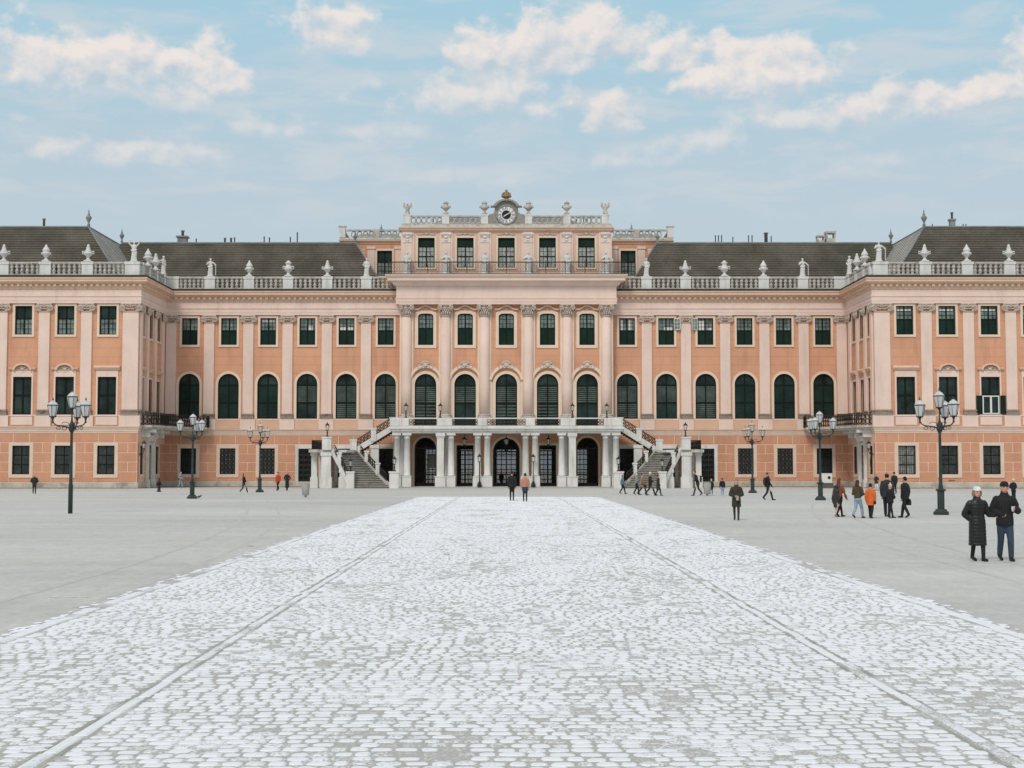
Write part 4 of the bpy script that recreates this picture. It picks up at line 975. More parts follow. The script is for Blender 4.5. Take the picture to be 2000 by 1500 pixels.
def strokes(txt):
    out = []; x = 0; w = {'I': .05, 'V': .11, 'X': .11}
    tot = sum(w[c] for c in txt) + .025 * (len(txt) - 1); x = -tot / 2
    for c in txt:
        a, b = x, x + w[c]
        if c == 'I': out.append(((a + b) / 2, -.17, (a + b) / 2, .17))
        if c == 'V': out += [(a, .17, (a + b) / 2, -.17), (b, .17, (a + b) / 2, -.17)]
        if c == 'X': out += [(a, .17, b, -.17), (a, -.17, b, .17)]
        x = b + .025
    return out
for i, t in enumerate(('XII', 'I', 'II', 'III', 'IIII', 'V', 'VI', 'VII', 'VIII', 'IX', 'X', 'XI')):
    a = R(90 - 30 * i); er = Vector((math.cos(a), math.sin(a))); et = Vector((math.sin(a), -math.cos(a))); m = MB()
    for x0, z0, x1, z1 in strokes(t):
        p, q = er * (.75 + z0) + et * x0 * 1.25, er * (.75 + z1) + et * x1 * 1.25; d = (q - p).normalized(); w = Vector((-d.y, d.x)) * .017
        m.prism_xz([tuple(p + w), tuple(q + w), tuple(q - w), tuple(p - w)], -.035, -.021)
    obj('numeral', m, MATS['clock_black'], ck, Mk)
for ang, ln, w in ((30, .92, .05), (212, .42, .06)):
    a = R(ang); e = Vector((math.cos(a), math.sin(a))); t = Vector((-e.y, e.x))
    obj('clock_hand', MB().prism_xz([tuple(-e * .1 + t * w), tuple(e * ln * .7 + t * w), tuple(e * ln), tuple(e * ln * .7 - t * w), tuple(-e * .1 - t * w)], -.085 if ln > .5 else -.075, -.06 if ln > .5 else -.052), mat('hand_gold', (.75, .62, .35), .4, .05, metal=.2), ck, Mk)
cr = MB().lathe([(.3, 0), (.34, .12), (.24, .2), (.22, .38), (.5, .5), (.62, .58), (.5, .66), (.36, .7), (.4, .85), (.3, 1.0), (.12, 1.08), (.06, 1.1), (.14, 1.2), (.14, 1.3), (.04, 1.4)], 10)
for k in range(8): cr.tube([(.5 * math.cos(k * .785), .5 * math.sin(k * .785), .6), (.44 * math.cos(k * .785), .44 * math.sin(k * .785), .95), (.1 * math.cos(k * .785), .1 * math.sin(k * .785), 1.1)], .05, 4)
obj('crown', cr, GOLD, ck, Mk @ T3(0, .25, 1.50), label='gilt crown on top of the clock')

# iron railings
def iron_panel(w, h, n=None, dense=True):
    m = MB(); n = n or max(1, int(round(w / .36))); tk = .036 if dense else .013
    m.box(0, w, -.03, .03, h - .05, h).box(0, w, -.02, .02, .06, .10)
    for i in range(n + 1): x = w * i / n; m.box(x - tk * .7, x + tk * .7, -.02, .02, .1, h - .05)
    for i in range(n):
        x = w * (i + .5) / n; q = w / n
        m.ring((x, 0, .1 + (h - .15) * .70), q * .36, (h - .15) * .2, tk, 8, 3); m.ring((x, 0, .1 + (h - .15) * .28), q * .36, (h - .15) * .2, tk, 8, 3)
        if dense: m.ring((x, 0, .1 + (h - .15) * .49), q * .2, (h - .15) * .1, .03, 6, 3)
    return m
at_r = obj('attic_railing', MB().box(-12.95, 12.95, -.02, .02, 24.56, 24.62), IRON, PAL, T3(0, 154.45))
for i in range(12):
    x = -12.9 + 25.8 * i / 12
    obj('railing_panel', cached('arp', lambda: iron_panel(2.15, 1.12, 7, False).mesh('railing_panel')), IRON, at_r, T3(x, 154.45, 23.42))
for i in range(13): obj('railing_post', cached('arpost', lambda: MB().tube([(0, 0, 0), (0, 0, 1.35)], .035, 5).mesh('railing_post')), IRON, at_r, T3(-12.9 + 25.8 * i / 12, 154.42, 23.36))

# ------------------------------------------------------------------ portico
Z0 = Matrix()
PO = obj('portico', MB().box(-12.1, 12.1, YP - .45, YC - .01, 5.78, 6.0).box(-12.3, 12.3, YP - .65, YC - .01, 6.002, 6.22).box(-12.45, 12.45, YP - .8, YC - .01, 6.222, 6.46), STONE, PAL, Z0)
obj('floor_step', MB().box(-12.6, 12.6, YP - 1.0, YC + .6, 0, .12), mat('portico_floor', (.42, .41, .38), .9, .15, 1.0), PO, Z0)
def tuscan(pier=False):
    m = MB()
    if pier:
        m.box(-.37, .37, -.37, .37, 1.24, 5.3).box(-.43, .43, -.43, .43, 5.302, 5.46).box(-.5, .5, -.5, .5, 5.462, 5.778)
    else:
        m.lathe([(.36, 1.24), (.42, 1.27), (.42, 1.38), (.35, 1.42), (.35, 2.8), (.30, 5.2), (.35, 5.22), (.35, 5.3), (.31, 5.32), (.31, 5.42), (.44, 5.56)], 16).box(-.47, .47, -.47, .47, 5.56, 5.778)
    return m
for x in (2.03, 3.04, 5.86, 10.53, 11.62):
    for s in (-1, 1):
        o = obj('column', cached('tus', lambda: tuscan().mesh('column')), STONE, PO, T3(s * x, YP))
        obj('pedestal', cached('tped', lambda: MB().box(-.46, .46, -.46, .46, .12, 1.15).box(-.5, .5, -.5, .5, 1.152, 1.238).mesh('pedestal')), STONE, PO, T3(s * x, YP))
for s in (-1, 1):
    obj('column', cached('tuspier', lambda: tuscan(True).mesh('column')), STONE, PO, T3(s * 6.98, YP - .05))
    obj('pedestal', cached('tped2', lambda: MB().box(-.56, .56, -.5, .5, .12, 1.15).box(-.6, .6, -.55, .55, 1.152, 1.238).mesh('pedestal')), STONE, PO, T3(s * 6.98, YP - .05))
    for y in (153.6,):
        for x in (6.3, 11.2): obj('column', cached('tus', lambda: tuscan().mesh('column')), STONE, PO, T3(s * x, y)); obj('pedestal', cached('tped', lambda: tuscan().mesh('pedestal')), STONE, PO, T3(s * x, y))
    obj('pedestal', MB().box(s * 2.53 - 1.02, s * 2.53 + 1.02, YP - .62, YP - .465, .121, 1.1), STONE, PO, Z0)
# balcony parapet on the portico
bp = obj('balcony_parapet', MB().box(-12.3, 12.3, YP - .62, YP - .42, 6.46, 6.56).box(-12.3, 12.3, YP - .64, YP - .40, 7.28, 7.40), STONE, PO, Z0)
for x, w in ((2.53, .95), (6.2, .95), (7.0, .62), (10.63, .62), (11.7, 1.2)):
    for s in (-1, 1): obj('parapet_pier', cached(('pp', w), lambda: MB().box(-w / 2, w / 2, -.15, .15, 6.562, 7.278).mesh('parapet_pier')), STONE, PO, T3(s * x, YP - .52))
for a, b in ((-10.3, -7.35), (-5.7, -3.0), (-2.05, 2.05), (3.0, 5.7), (7.35, 10.3)):
    obj('railing', cached(('bpr', round(b - a, 2)), lambda: iron_panel(b - a, .8).mesh('railing')), IRON, PO, T3(a, YP - .52, 6.52))
# entrances with iron gates, hall behind
HB = 171.9
hall = obj('hall', MB().box(-11.3, 11.3, YC + .62, HB, .0, .1).add([(-11.35, YC + .6, 0), (-11.35, HB, 0), (-11.35, HB, 6.38), (-11.35, YC + .6, 6.38)], [(0, 1, 2, 3)]).add([(11.35, YC + .6, 0), (11.35, HB, 0), (11.35, HB, 6.38), (11.35, YC + .6, 6.38)], [(0, 1, 2, 3)]), HALLM, PAL, Z0)
obj('ceiling', MB().box(-11.4, 11.4, YC + .4, HB, 6.25, 6.38), HALLM, hall, Z0)
for x in (-6.7, -2.3, 2.3, 6.7):
    obj('column', MB().box(x - .45, x + .45, 161, 161.9, .1, 6.2).box(x - .45, x + .45, 166, 166.9, .1, 6.2), HALLM, hall, Z0)
bw = MB()
for i, x in enumerate([-8.88, -4.53, 0, 4.53, 8.88]): wallstrip(bw, cols_x[i], cols_x[i + 1], 0, 6.38, [(x, 1.9 if i != 2 else 2.3, .1, 4.3, 'rect')], .5)
obj('rear_wall_or_core', bw, HALLM, PAL, T3(0, HB))
for i, x in enumerate([-8.88, -4.53, 0, 4.53, 8.88]):
    w_ = 1.9 if i != 2 else 2.3
    o = obj('window', bars(MB(), w_, .1, 4.3, 4, 7, .09, 0), IRON, PAL, T3(x, HB)); obj('pane', MB().box(-w_ / 2, w_ / 2, .06, .07, .1, 4.3), DIMGLASS, o)
def gate(w, zb, zt, kind):
    m = MB(); o = opening(w, zb, zt, kind); ii = [(x * (1 - .2 / w), z) for x, z in opening(w, zb, zt - .1, kind)]
    m.strip(ii, o, -.04, .04)
    zs = zt - w / 2 if kind == 'arch' else zt - .6
    m.box(-.07, .07, -.05, .05, zb, zs); m.box(-w / 2, w / 2, -.05, .05, zs - .07, zs + .07); m.box(-w / 2, w / 2, -.04, .04, zb, zb + .35)
    n = int(w / .16)
    for k in range(1, n):
        x = -w / 2 + w * k / n; m.box(x - .013, x + .013, -.013, .013, zb, zs)
    for z in (zb + 1.2, zb + 1.5, zs - .5): m.box(-w / 2, w / 2, -.02, .02, z - .025, z + .025)
    for k in range(max(2, n // 2)):
        x = -w / 2 + w * (k + .5) / max(2, n // 2); m.ring((x, 0, zb + 1.35), .1, .13, .016, 8, 3); m.ring((x, 0, zs - .26), .1, .2, .016, 8, 3); m.ring((x, 0, zb + .65), .1, .25, .014, 8, 3)
    if kind == 'arch':
        for a in range(15, 180, 22): m.tube([(0, 0, zs), (w * .46 * math.cos(R(a)), 0, zs + w * .46 * math.sin(R(a)))], .016, 4)
        for rr in (.3, .55, .8): m.ring((0, 0, zs), w / 2 * rr, w / 2 * rr, .018, 14, 4, 0, 180)
        m.ell((0, -.05, zs + .12), (.2, .08, .2), 8, 5)
    return m
for x, w, zt, kd in ((-8.88, 2.36, 5.42, 'arch'), (-4.53, 1.85, 4.58, 'rect'), (0, 2.92, 5.35, 'arch'), (4.53, 1.85, 4.58, 'rect'), (8.88, 2.36, 5.42, 'arch')):
    Mg = T3(x, YC + .25)
    obj('gate', cached(('gate', w), lambda: gate(w, .12, zt, kd).mesh('gate')), IRON, PAL, Mg)
    obj('gate_surround', cached(('gs', w), lambda: surround(w, .12, zt, kd, .24, .05, False).mesh('gate_surround')), CREAM, PAL, T3(x, YC))
# notice panel standing in the left arch passage
nb = thing('notice_board', 'white notice panel standing behind the arched iron gate', 'notice board', T3(-8.2, 158.5, .1))
obj('panel', MB().box(-.55, .55, -.03, .03, 2.0, 3.4), WHITEP, nb); obj('frame', MB().box(-.6, -.55, -.05, .05, 0, 3.5).box(.55, .6, -.05, .05, 0, 3.5).box(-.55, .55, -.05, .05, 3.4, 3.5), IRON, nb)

SIDE = {1: 'on the open-casement side', -1: 'away from the open casements'}
# ------------------------------------------------------------------ lanterns
def lantern_parts(n=6, r=.25, h=.50):
    gl = MB().lathe([(r * .55, 0), (r, h)], n, smooth=False)
    fr = MB()
    for k in range(n):
        a = 2 * math.pi * k / n; c, s_ = math.cos(a), math.sin(a)
        fr.tube([(r * .57 * c, r * .57 * s_, 0), (r * 1.02 * c, r * 1.02 * s_, h)], .012, 4)
    fr.lathe([(r * .62, -.05), (r * .66, -.02), (r * .6, .01)], n, smooth=False).lathe([(r * 1.06, h - .01), (r * 1.1, h + .02), (r * 1.0, h + .035)], n, smooth=False)
    cap = MB().lathe([(r * 1.0, h + .036), (r * .55, h + .17), (r * .3, h + .20), (r * .3, h + .23), (.02, h + .25)], n, smooth=False)
    tip = MB().lathe([(.03, h + .24), (.045, h + .28), (.02, h + .31), (.028, h + .34), (.004, h + .40)], 6)
    stem = MB().lathe([(.03, -.32), (.05, -.26), (.03, -.2), (.06, -.1), (.08, -.05)], 8)
    return gl, fr, cap, tip, stem
def lantern(parent, M, glass, metal, whitecap=True, r=.25, h=.50):
    k = ('lant', r, h)
    g_, f_, c_, t_, s_ = cached(k, lambda: [q.mesh('lantern') for q in lantern_parts(6, r, h)])
    o = obj('lantern', f_, metal, parent, M)
    obj('glass', g_, glass, o, M); obj('cap', c_, glass if whitecap else metal, o, M); obj('finial', t_, metal, o, M); obj('stem', s_, metal, o, M)
    return o
def street_lamp(x, y, a0, label, glass, base=True, H=5.2):
    L_ = thing('street_lamp', label, 'street lamp', T3(x, y, 0), 'candelabra lamps on the forecourt'); M = T3(x, y, 0)
    zA = H - 1.50
    obj('pole', MB().lathe([(.11, 1.0 if base else 0), (.11, 1.3), (.085, 1.4), (.062, zA - .2), (.10, zA - .12), (.085, zA - .02), (.10, zA + .1), (.06, zA + .3), (.04, zA + .5), (.03, H - .75)], 10), LAMPG, L_, M)
    if base:
        obj('base', MB().lathe([(.36, 0), (.36, .12), (.27, .2), (.25, .26)], 8, smooth=False).lathe([(.165, .26), (.165, 1.06), (.23, 1.1), (.25, 1.15), (.12, 1.2)], 8, smooth=False), LAMPG, L_, M)
    else:
        obj('base', MB().lathe([(.10, 0), (.11, .05), (.09, .5), (.10, .55), (.08, .6)], 8), LAMPG, L_, M)
    obj('collar', MB().lathe([(.12, zA - .1), (.15, zA), (.12, zA + .1), (.15, zA + .2), (.06, zA + .34)], 8), LAMPG, L_, M)
    Rr = .88
    for k in range(3):
        Ma = T3(x, y, 0, a0 + 120 * k)
        ar = MB().tube([(.06, 0, zA + .0), (.22, 0, zA + .10), (.45, 0, zA + .13), (.68, 0, zA + .16), (.82, 0, zA + .24), (Rr, 0, zA + .40)], [.04, .035, .032, .03, .03, .028], 6)
        ar.ring((.62, 0, zA + .04), .10, .07, .016, 10, 4); ar.ring((.34, 0, zA + .02), .11, .08, .016, 10, 4); ar.ring((.3, 0, zA + .22), .16, .1, .014, 8, 4, 10, 170)
        obj('arm', ar, LAMPG, L_, Ma)
        lantern(L_, Ma @ T3(Rr, 0, zA + .58), glass, LAMPG)
    lantern(L_, M @ T3(0, 0, H - .50), glass, LAMPG)
    return L_
street_lamp(-20.38, 66.7, 211, 'four-lantern candelabra lamp with bare slim pole before the wing windows', FROST, False, 5.45)
street_lamp(-21.68, 98.4, 206, 'green four-lantern candelabra lamp beside a bird, by the corner balcony', FROST, H=5.6)
street_lamp(-21.4, 123.7, 204, 'slim candelabra lamp with clear lanterns, behind the woman in black jacket and jeans', CLEAR, H=5.7)
street_lamp(20.72, 120.0, 0, 'slim candelabra lamp with clear lanterns, behind the man in cap and backpack', CLEAR, H=5.7)
street_lamp(20.66, 93.8, -2, 'green candelabra lamp before the white cabinet on steps', FROST, H=5.6)
street_lamp(19.77, 64.9, 177, 'four-lantern candelabra lamp on a stout green base, beside the crowd of visitors', FROST, H=5.4)

def post_lamp(x, y, z, h, label, group, glass=CLEAR):
    t = thing('pier_lamp', label, 'lamp', T3(x, y, z), group); M = T3(x, y, z)
    obj('post', MB().lathe([(.16, 0), (.17, .08), (.07, .14), (.05, .3), (.10, .4), (.05, .5), (.045, h - 1.0)] if h < 2.5 else [(.2, 0), (.12, .3), (.06, .5), (.05, h - 1.0)], 8), IRON, t, M)
    if h >= 2.5:
        for k in range(4): obj('foot', MB().tube([(.05, 0, .55), (.25, 0, .35), (.3, 0, .05), (.38, 0, .02)], .04, 5), IRON, t, T3(x, y, z, 45 + 90 * k))
    lantern(t, M @ T3(0, 0, h - 1.0), glass, IRON, False, .23, .5)
for s in (-1, 1):
    for x in (7.0, 10.63): post_lamp(s * x, YP - .52, 7.4, 1.75, ('black lantern on the portico balcony parapet, between its outer windows, ' if x < 8 else 'black lantern at the portico balcony end, ') + SIDE[s], 'lanterns on the portico balcony')
    post_lamp(s * 2.83, YP - .95, .12, 3.65, 'tall black clawed post lamp before the portico, ' + SIDE[s], 'post lamps before the portico')
    hl = thing('hanging_lantern', 'black lantern hanging over the square portico gate, ' + SIDE[s], 'lantern', T3(s * 4.53, 153.6, 4.6), 'lanterns hanging in the portico')
    obj('chain', MB().tube([(0, 0, .8), (0, 0, 1.17)], .02, 4), IRON, hl); lantern(hl, T3(s * 4.53, 153.6, 4.62), CLEAR, IRON, False, .26, .55)
hl = thing('hanging_lantern', 'lantern hanging in the portico over the middle gate', 'lantern', T3(0, 153.6, 4.6)); obj('chain', MB().tube([(0, 0, .8), (0, 0, 1.17)], .02, 4), IRON, hl); lantern(hl, T3(0, 153.6, 4.62), CLEAR, IRON, False, .26, .55)

# ------------------------------------------------------------------ double stairs
def mir(p, s): return (p[0] * s, p[1], p[2]) if len(p) == 3 else (p[0] * s, p[1])
for s in (-1, 1):
    # s=+1 is the right-hand stair (x positive); the left is its mirror
    st = obj('staircase', MB().prism_xy([mir(q, s) for q in ((16.7, 148.9), (20.5, 148.9), (20.5, 156.8), (15.9, 156.8), (15.9, 152.6))][::1], 3.72, 3.99), STONE, PAL, Z0)
    nS = 22
    def edge(t):
        # inner (outer-court) edge and outer edge of the winding lower flight
        li = Vector((15.85 + 2.25 * t ** 1.1, 146.9 + 2.1 * t)); ri = Vector((11.9 + 4.3 * t ** .92, 147.3 + 5.3 * t ** 1.15))
        return li, ri
    for i in range(nS):
        a, b = edge(i / nS), edge((i + 1) / nS); z = 4.0 * (i + 1) / nS
        q = [mir((a[0].x, a[0].y), s), mir((a[1].x, a[1].y), s), mir((b[1].x, b[1].y), s), mir((b[0].x, b[0].y), s)]
        if s < 0: q = q[::-1]
        zb = max(0, z - .55)
        obj('step', MB().prism_xy(q, zb, z), STEPM, st, Z0)
        e = Vector((a[0].x - a[1].x, a[0].y - a[1].y)).normalized(); nn = Vector((e.y, -e.x)); nn = nn if nn.y < 0 else -nn
        q2 = [(a[0].x, a[0].y), (a[1].x, a[1].y), (a[1].x + nn.x * .05, a[1].y + nn.y * .05), (a[0].x + nn.x * .05, a[0].y + nn.y * .05)]
        obj('nosing', MB().prism_xy([mir(p, s) for p in q2][::s], z - .055, z + .004), WEATH, st, Z0)
    def sloped(pts, h0, h1, w):
        m = MB()
        for (x0, y0, z0), (x1, y1, z1) in zip(pts[:-1], pts[1:]):
            d = Vector((x1 - x0, y1 - y0)).normalized(); n_ = Vector((-d.y, d.x)) * w / 2
            bt = [mir(q, s) for q in ((x0 + n_.x, y0 + n_.y, z0 + h0), (x0 - n_.x, y0 - n_.y, z0 + h0), (x1 - n_.x, y1 - n_.y, z1 + h0), (x1 + n_.x, y1 + n_.y, z1 + h0))]
            tp = [(q[0], q[1], q[2] - h0 + h1) for q in bt]
            m.hexa(bt, tp)
        return m
    def railing(pts, h=.85, zoff=.2):
        m = MB(); up_ = Vector((0, 0, 1))
        for p, q in zip(pts[:-1], pts[1:]):
            p, q = Vector(mir(p, s)), Vector(mir(q, s)); L_ = (q - p).length; n = max(1, int(L_ / .36)); p = p + up_ * zoff; q = q + up_ * zoff
            m.tube([p + up_ * h, q + up_ * h], .05, 5); m.tube([p + up_ * .08, q + up_ * .08], .035, 4)
            for k in range(n):
                a, b = p.lerp(q, k / n), p.lerp(q, (k + 1) / n); c = (a + b) / 2; ww = (b - a) * .38
                m.tube([a + up_ * .08, a + up_ * h], .028, 4)
                for f_, rz in ((.3, .17), (.70, .17)):
                    m.tube([c + up_ * (h * f_) + ww * math.cos(t) + up_ * (h * rz) * math.sin(t) for t in [2 * math.pi * j / 8 for j in range(8)]], .044, 3, True, True)
        return m
    inner = [(edge(t)[0].x + .15, edge(t)[0].y - .1, 4.0 * t) for t in [i / 8 for i in range(9)]]
    outer = [(edge(t)[1].x - .12, edge(t)[1].y - .05, 4.0 * t) for t in [i / 8 for i in range(9)]]
    obj('stringer', sloped(inner, -.35, .24, .34), STONE, st, Z0); obj('stringer', sloped(outer, -.45, .24, .34), WEATH, st, Z0)
    obj('railing', railing(inner[1:-1], .8), IRON, st, Z0); obj('railing', railing(outer[1:-1], .8), IRON, st, Z0)
    uppr = [(16.2 - .55 * 0, 152.5, 4.0), (12.3, 152.5, 6.42)]
    obj('stringer', sloped(uppr, -.42, .26, .4), STONE, st, Z0); obj('railing', railing([(16.0, 152.5, 4.1), (14.5, 152.5, 5.05)], .85), IRON, st, Z0); obj('railing', railing([(13.9, 152.5, 5.43), (12.4, 152.5, 6.36)], .85), IRON, st, Z0)
    for i in range(14):
        x0 = 16.2 - (16.2 - 12.2) * i / 14; z = 4.0 + 2.43 * (i + 1) / 14
        obj('step', MB().box(s * x0, s * (x0 - .286), 152.71, 155.95, z - .5, z), STEPM, st, Z0)
    def newel(x, y, z0, z1, w, cap=.06, nm='newel'):
        obj(nm, MB().box(s * x - w / 2, s * x + w / 2, y - w / 2, y + w / 2, z0, z1 - .16).box(s * x - w / 2 - cap, s * x + w / 2 + cap, y - w / 2 - cap, y + w / 2 + cap, z1 - .158, z1), STONE, st, Z0)
    newel(14.2, 152.5, 4.95, 6.35, .55); newel(16.35, 152.45, 3.9, 5.15, .7); newel(12.0, 152.45, 6.3, 7.5, .9)
    newel(18.75, 148.95, 3.99, 5.35, .95); newel(16.05, 146.75, 0, 1.75, .78, .06); newel(11.55, 147.0, 0, 1.75, .98, .07)
    for t in (.36, .68): newel(edge(t)[1].x - .15, edge(t)[1].y - .1, 4 * t - .1, 4 * t + 1.2, .42)
    for t in (.62,): newel(edge(t)[0].x + .18, edge(t)[0].y - .05, 4 * t - .1, 4 * t + 1.25, .42)
    # landing: pillars, arch, parapet railing
    def pillar(x, y, w, zt):
        obj('pillar', MB().box(s * x - w / 2 - .1, s * x + w / 2 + .1, y - w / 2 - .1, y + w / 2 + .1, 0, 1.15).box(s * x - w / 2, s * x + w / 2, y - w / 2, y + w / 2, 1.152, zt - .35).box(s * x - w / 2 - .08, s * x + w / 2 + .08, y - w / 2 - .08, y + w / 2 + .08, zt - .348, zt), STONE, st, Z0)
    pillar(18.8, 149.05, 1.0, 3.715); pillar(20.2, 150.0, .6, 3.715); pillar(20.2, 156.2, .6, 3.715); pillar(17.0, 148.15, .6, 1.95); pillar(14.1, 152.75, .85, 4.55); pillar(16.4, 152.9, .7, 3.715)
    obj('railing', railing([(19.3, 148.98, 3.99), (20.35, 148.98, 3.99), (20.35, 156.6, 3.99)], .95, .02), IRON, st, Z0)
    obj('landing_edge', MB().box(s * 18.2, s * 20.65, 148.72, 148.9, 3.72, 4.03).box(s * 20.5, s * 20.68, 148.9, 156.8, 3.72, 4.03), WEATH, st, Z0)
    post_lamp(s * 18.75, 148.95, 5.35, 1.7, 'black lantern on the stair landing pier, ' + SIDE[s], 'lanterns on the stair landings')
    post_lamp(s * 16.05, 146.75, 1.75, 1.55, 'lantern on the outer foot newel of the stairs, ' + SIDE[s], 'lanterns on the stair foot newels')
    post_lamp(s * 11.55, 147.0, 1.75, 1.75, 'green-black lantern on the stair pedestal by the portico, ' + SIDE[s], 'lanterns on the inner stair pedestals')

# ------------------------------------------------------------------ corner balconies
for s in (-1, 1):
    poly = [(37.75, 146.2), (36.5, 146.3), (35.9, 147.6), (35.6, 150), (35.0, 152.6), (34.0, 154.6), (32.75, 155.5), (32.75, 156.98), (37.75, 156.98)]
    pp = [mir(q, s) for q in poly]
    bl = obj('balcony', MB().prism_xy(pp, 6.28, 6.5).prism_xy([mir((x + (.2 if x < 37 else 0), y + (.15 if y < 150 else 0)), s) for x, y in poly], 6.08, 6.278), WEATH, PAL, Z0)
    line = poly[:8]
    m = MB(); up_ = Vector((0, 0, 1))
    for p, q in zip(line[:-1], line[1:]):
        p, q = Vector((p[0] * s, p[1], 6.5)), Vector((q[0] * s, q[1], 6.5)); n = max(1, int((q - p).length / .34))
        m.tube([p + up_ * 1.25, q + up_ * 1.25], .04, 5); m.tube([p + up_ * .1, q + up_ * .1], .03, 4)
        for k in range(n):
            a, b = p.lerp(q, k / n), p.lerp(q, (k + 1) / n); c = (a + b) / 2; ww = (b - a) * .4
            m.tube([a, a + up_ * 1.25], .035, 4)
            for f_, rz in ((.4, .24), (.88, .24)): m.tube([c + up_ * f_ + ww * math.cos(t) + up_ * rz * math.sin(t) for t in [2 * math.pi * j / 9 for j in range(9)]], .048, 3, True, True)
    obj('railing', m, IRON, bl, Z0)
    for y in (147.2, 150.3, 153.2):
        w_ = s * XC
        obj('bracket', MB().prism_xy([(w_, y - .3), (w_ - s * 1.5, y - .25), (w_ - s * 1.5, y + .25), (w_, y + .3)][::-s], 5.75, 6.07).prism_xy([(w_, y - .26), (w_ - s * .9, y - .22), (w_ - s * .9, y + .22), (w_, y + .26)][::-s], 5.3, 5.748), STONE, bl, Z0)
    # wall lantern by the corner
    wl_ = thing('wall_lantern', 'small bracket lantern beside the wing portal, ' + SIDE[s], 'lantern', T3(s * 37.2, 146.1, 4.0), 'lanterns beside the wing portals')
    obj('bracket', MB().tube([(s * .5, .05, -.55), (s * .1, 0, -.5), (0, 0, -.2)], .035, 5).ring((s * .3, 0, -.42), .14, .1, .025, 8, 4), IRON, wl_); lantern(wl_, T3(s * 37.2, 146.1, 4.1), CLEAR, IRON, False, .24, .5)

# ------------------------------------------------------------------ fused figures: primitives united by a voxel remesh
TMP = bpy.data.scenes.new('workbench')
def fuse(mb, voxel, smooth=4):
    me = mb.mesh('raw'); o = bpy.data.objects.new('raw', me); TMP.collection.objects.link(o)
    r = o.modifiers.new('r', 'REMESH'); r.mode = 'VOXEL'; r.voxel_size = voxel; r.use_smooth_shade = True
    if smooth: q = o.modifiers.new('s', 'SMOOTH'); q.factor = .5; q.iterations = smooth
    vl = TMP.view_layers[0]; vl.update(); dg = vl.depsgraph; dg.update()
    out = bpy.data.meshes.new_from_object(o.evaluated_get(dg), depsgraph=dg)
    bpy.data.objects.remove(o); bpy.data.meshes.remove(me)
    out.materials.clear()
    return out
def caps(m, pts, rs, n=8):          # capsule chain
    for p, r in zip(pts, rs): m.ell(p, (r, r, r), n, 6)
    m.tube(pts, list(rs), n)
    return m

# ------------------------------------------------------------------ roof sculpture
def urn_mesh(kind):
    if kind == 0:
        m = MB().box(-.36, .36, -.36, .36, 0, .14).lathe([(.3, .142), (.26, .22), (.13, .36), (.13, .46), (.22, .56), (.46, .80), (.5, .92), (.40, 1.0), (.30, 1.06), (.36, 1.12), (.3, 1.2), (.2, 1.3), (.24, 1.42), (.13, 1.6), (.16, 1.68), (.05, 1.84)], 10)
        for s_ in (-1, 1): m.tube([(s_ * .38, 0, 1.06), (s_ * .6, 0, 1.08), (s_ * .62, 0, .9), (s_ * .44, 0, .78)], [.07, .08, .08, .05], 6)
    elif kind == 1:
        m = MB().box(-.38, .38, -.38, .38, 0, .14).lathe([(.32, .142), (.28, .22), (.14, .38), (.15, .46), (.3, .6), (.5, .82), (.52, .95), (.34, 1.08), (.26, 1.3), (.3, 1.42), (.40, 1.5), (.36, 1.58), (.2, 1.66), (.1, 1.8)], 10)
        for s_ in (-1, 1): m.tube([(s_ * .3, 0, 1.16), (s_ * .58, 0, 1.12), (s_ * .62, 0, .95), (s_ * .48, 0, .84)], [.06, .08, .08, .05], 6)
    else:
        m = MB().box(-.34, .34, -.34, .34, 0, .14).lathe([(.28, .142), (.24, .22), (.12, .36), (.12, .44), (.24, .56), (.44, .8), (.46, .96), (.3, 1.04), (.34, 1.1), (.4, 1.2), (.34, 1.3), (.14, 1.62), (.02, 1.86)], 10)
        for k in range(6): a = k * math.pi / 3; m.ell((.4 * math.cos(a), .4 * math.sin(a), .86), (.12, .12, .14), 6, 4)
    return m
def statue_mesh(kind):
    m = MB().loft([(0, 0, 0, .38, .34), (0, 0, .14, .38, .34)], 8)
    m.loft([(0, 0, .12, .30, .26), (.02, 0, .5, .25, .22), (.04, 0, .95, .27, .2), (0, 0, 1.2, .2, .17), (0, 0, 1.5, .27, .17), (0, 0, 1.66, .23, .14), (0, 0, 1.74, .09, .09)], 12)
    m.ell((.02, -.03, 1.92), (.115, .13, .155)); m.ell((.02, .03, 1.95), (.13, .13, .14)); caps(m, [(0, 0, 1.7), (.02, -.02, 1.85)], [.08, .07])
    if kind == 0:
        caps(m, [(-.26, 0, 1.6), (-.38, -.05, 1.32), (-.22, -.22, 1.2)], [.09, .075, .06]); caps(m, [(.26, 0, 1.6), (.36, .02, 1.3), (.3, -.1, 1.05)], [.09, .075, .06])
    elif kind == 1:
        caps(m, [(-.26, 0, 1.6), (-.5, -.02, 1.85), (-.42, -.04, 2.2)], [.09, .075, .06]); caps(m, [(.26, 0, 1.6), (.48, -.04, 1.78), (.56, -.06, 2.1)], [.09, .075, .06]); caps(m, [(-.5, 0, 2.3), (-.36, -.05, 2.14)], [.05, .05])
    else:
        caps(m, [(-.26, 0, 1.6), (-.4, -.06, 1.36), (-.12, -.24, 1.5)], [.09, .075, .06]); caps(m, [(.26, 0, 1.6), (.5, -.04, 1.42), (.62, -.1, 1.2)], [.09, .075, .06]); caps(m, [(.62, -.1, .15), (.62, -.1, 1.35)], [.05, .05])
    for k in range(7):
        a = k * .9; caps(m, [(.24 * math.cos(a), .2 * math.sin(a), .2), (.17 * math.cos(a + .3), .16 * math.sin(a + .3), 1.1)], [.075, .05], 6)
    caps(m, [(-.25, -.1, 1.15), (0, -.2, 1.02), (.26, -.08, 1.2)], [.07, .08, .07], 6)
    return m
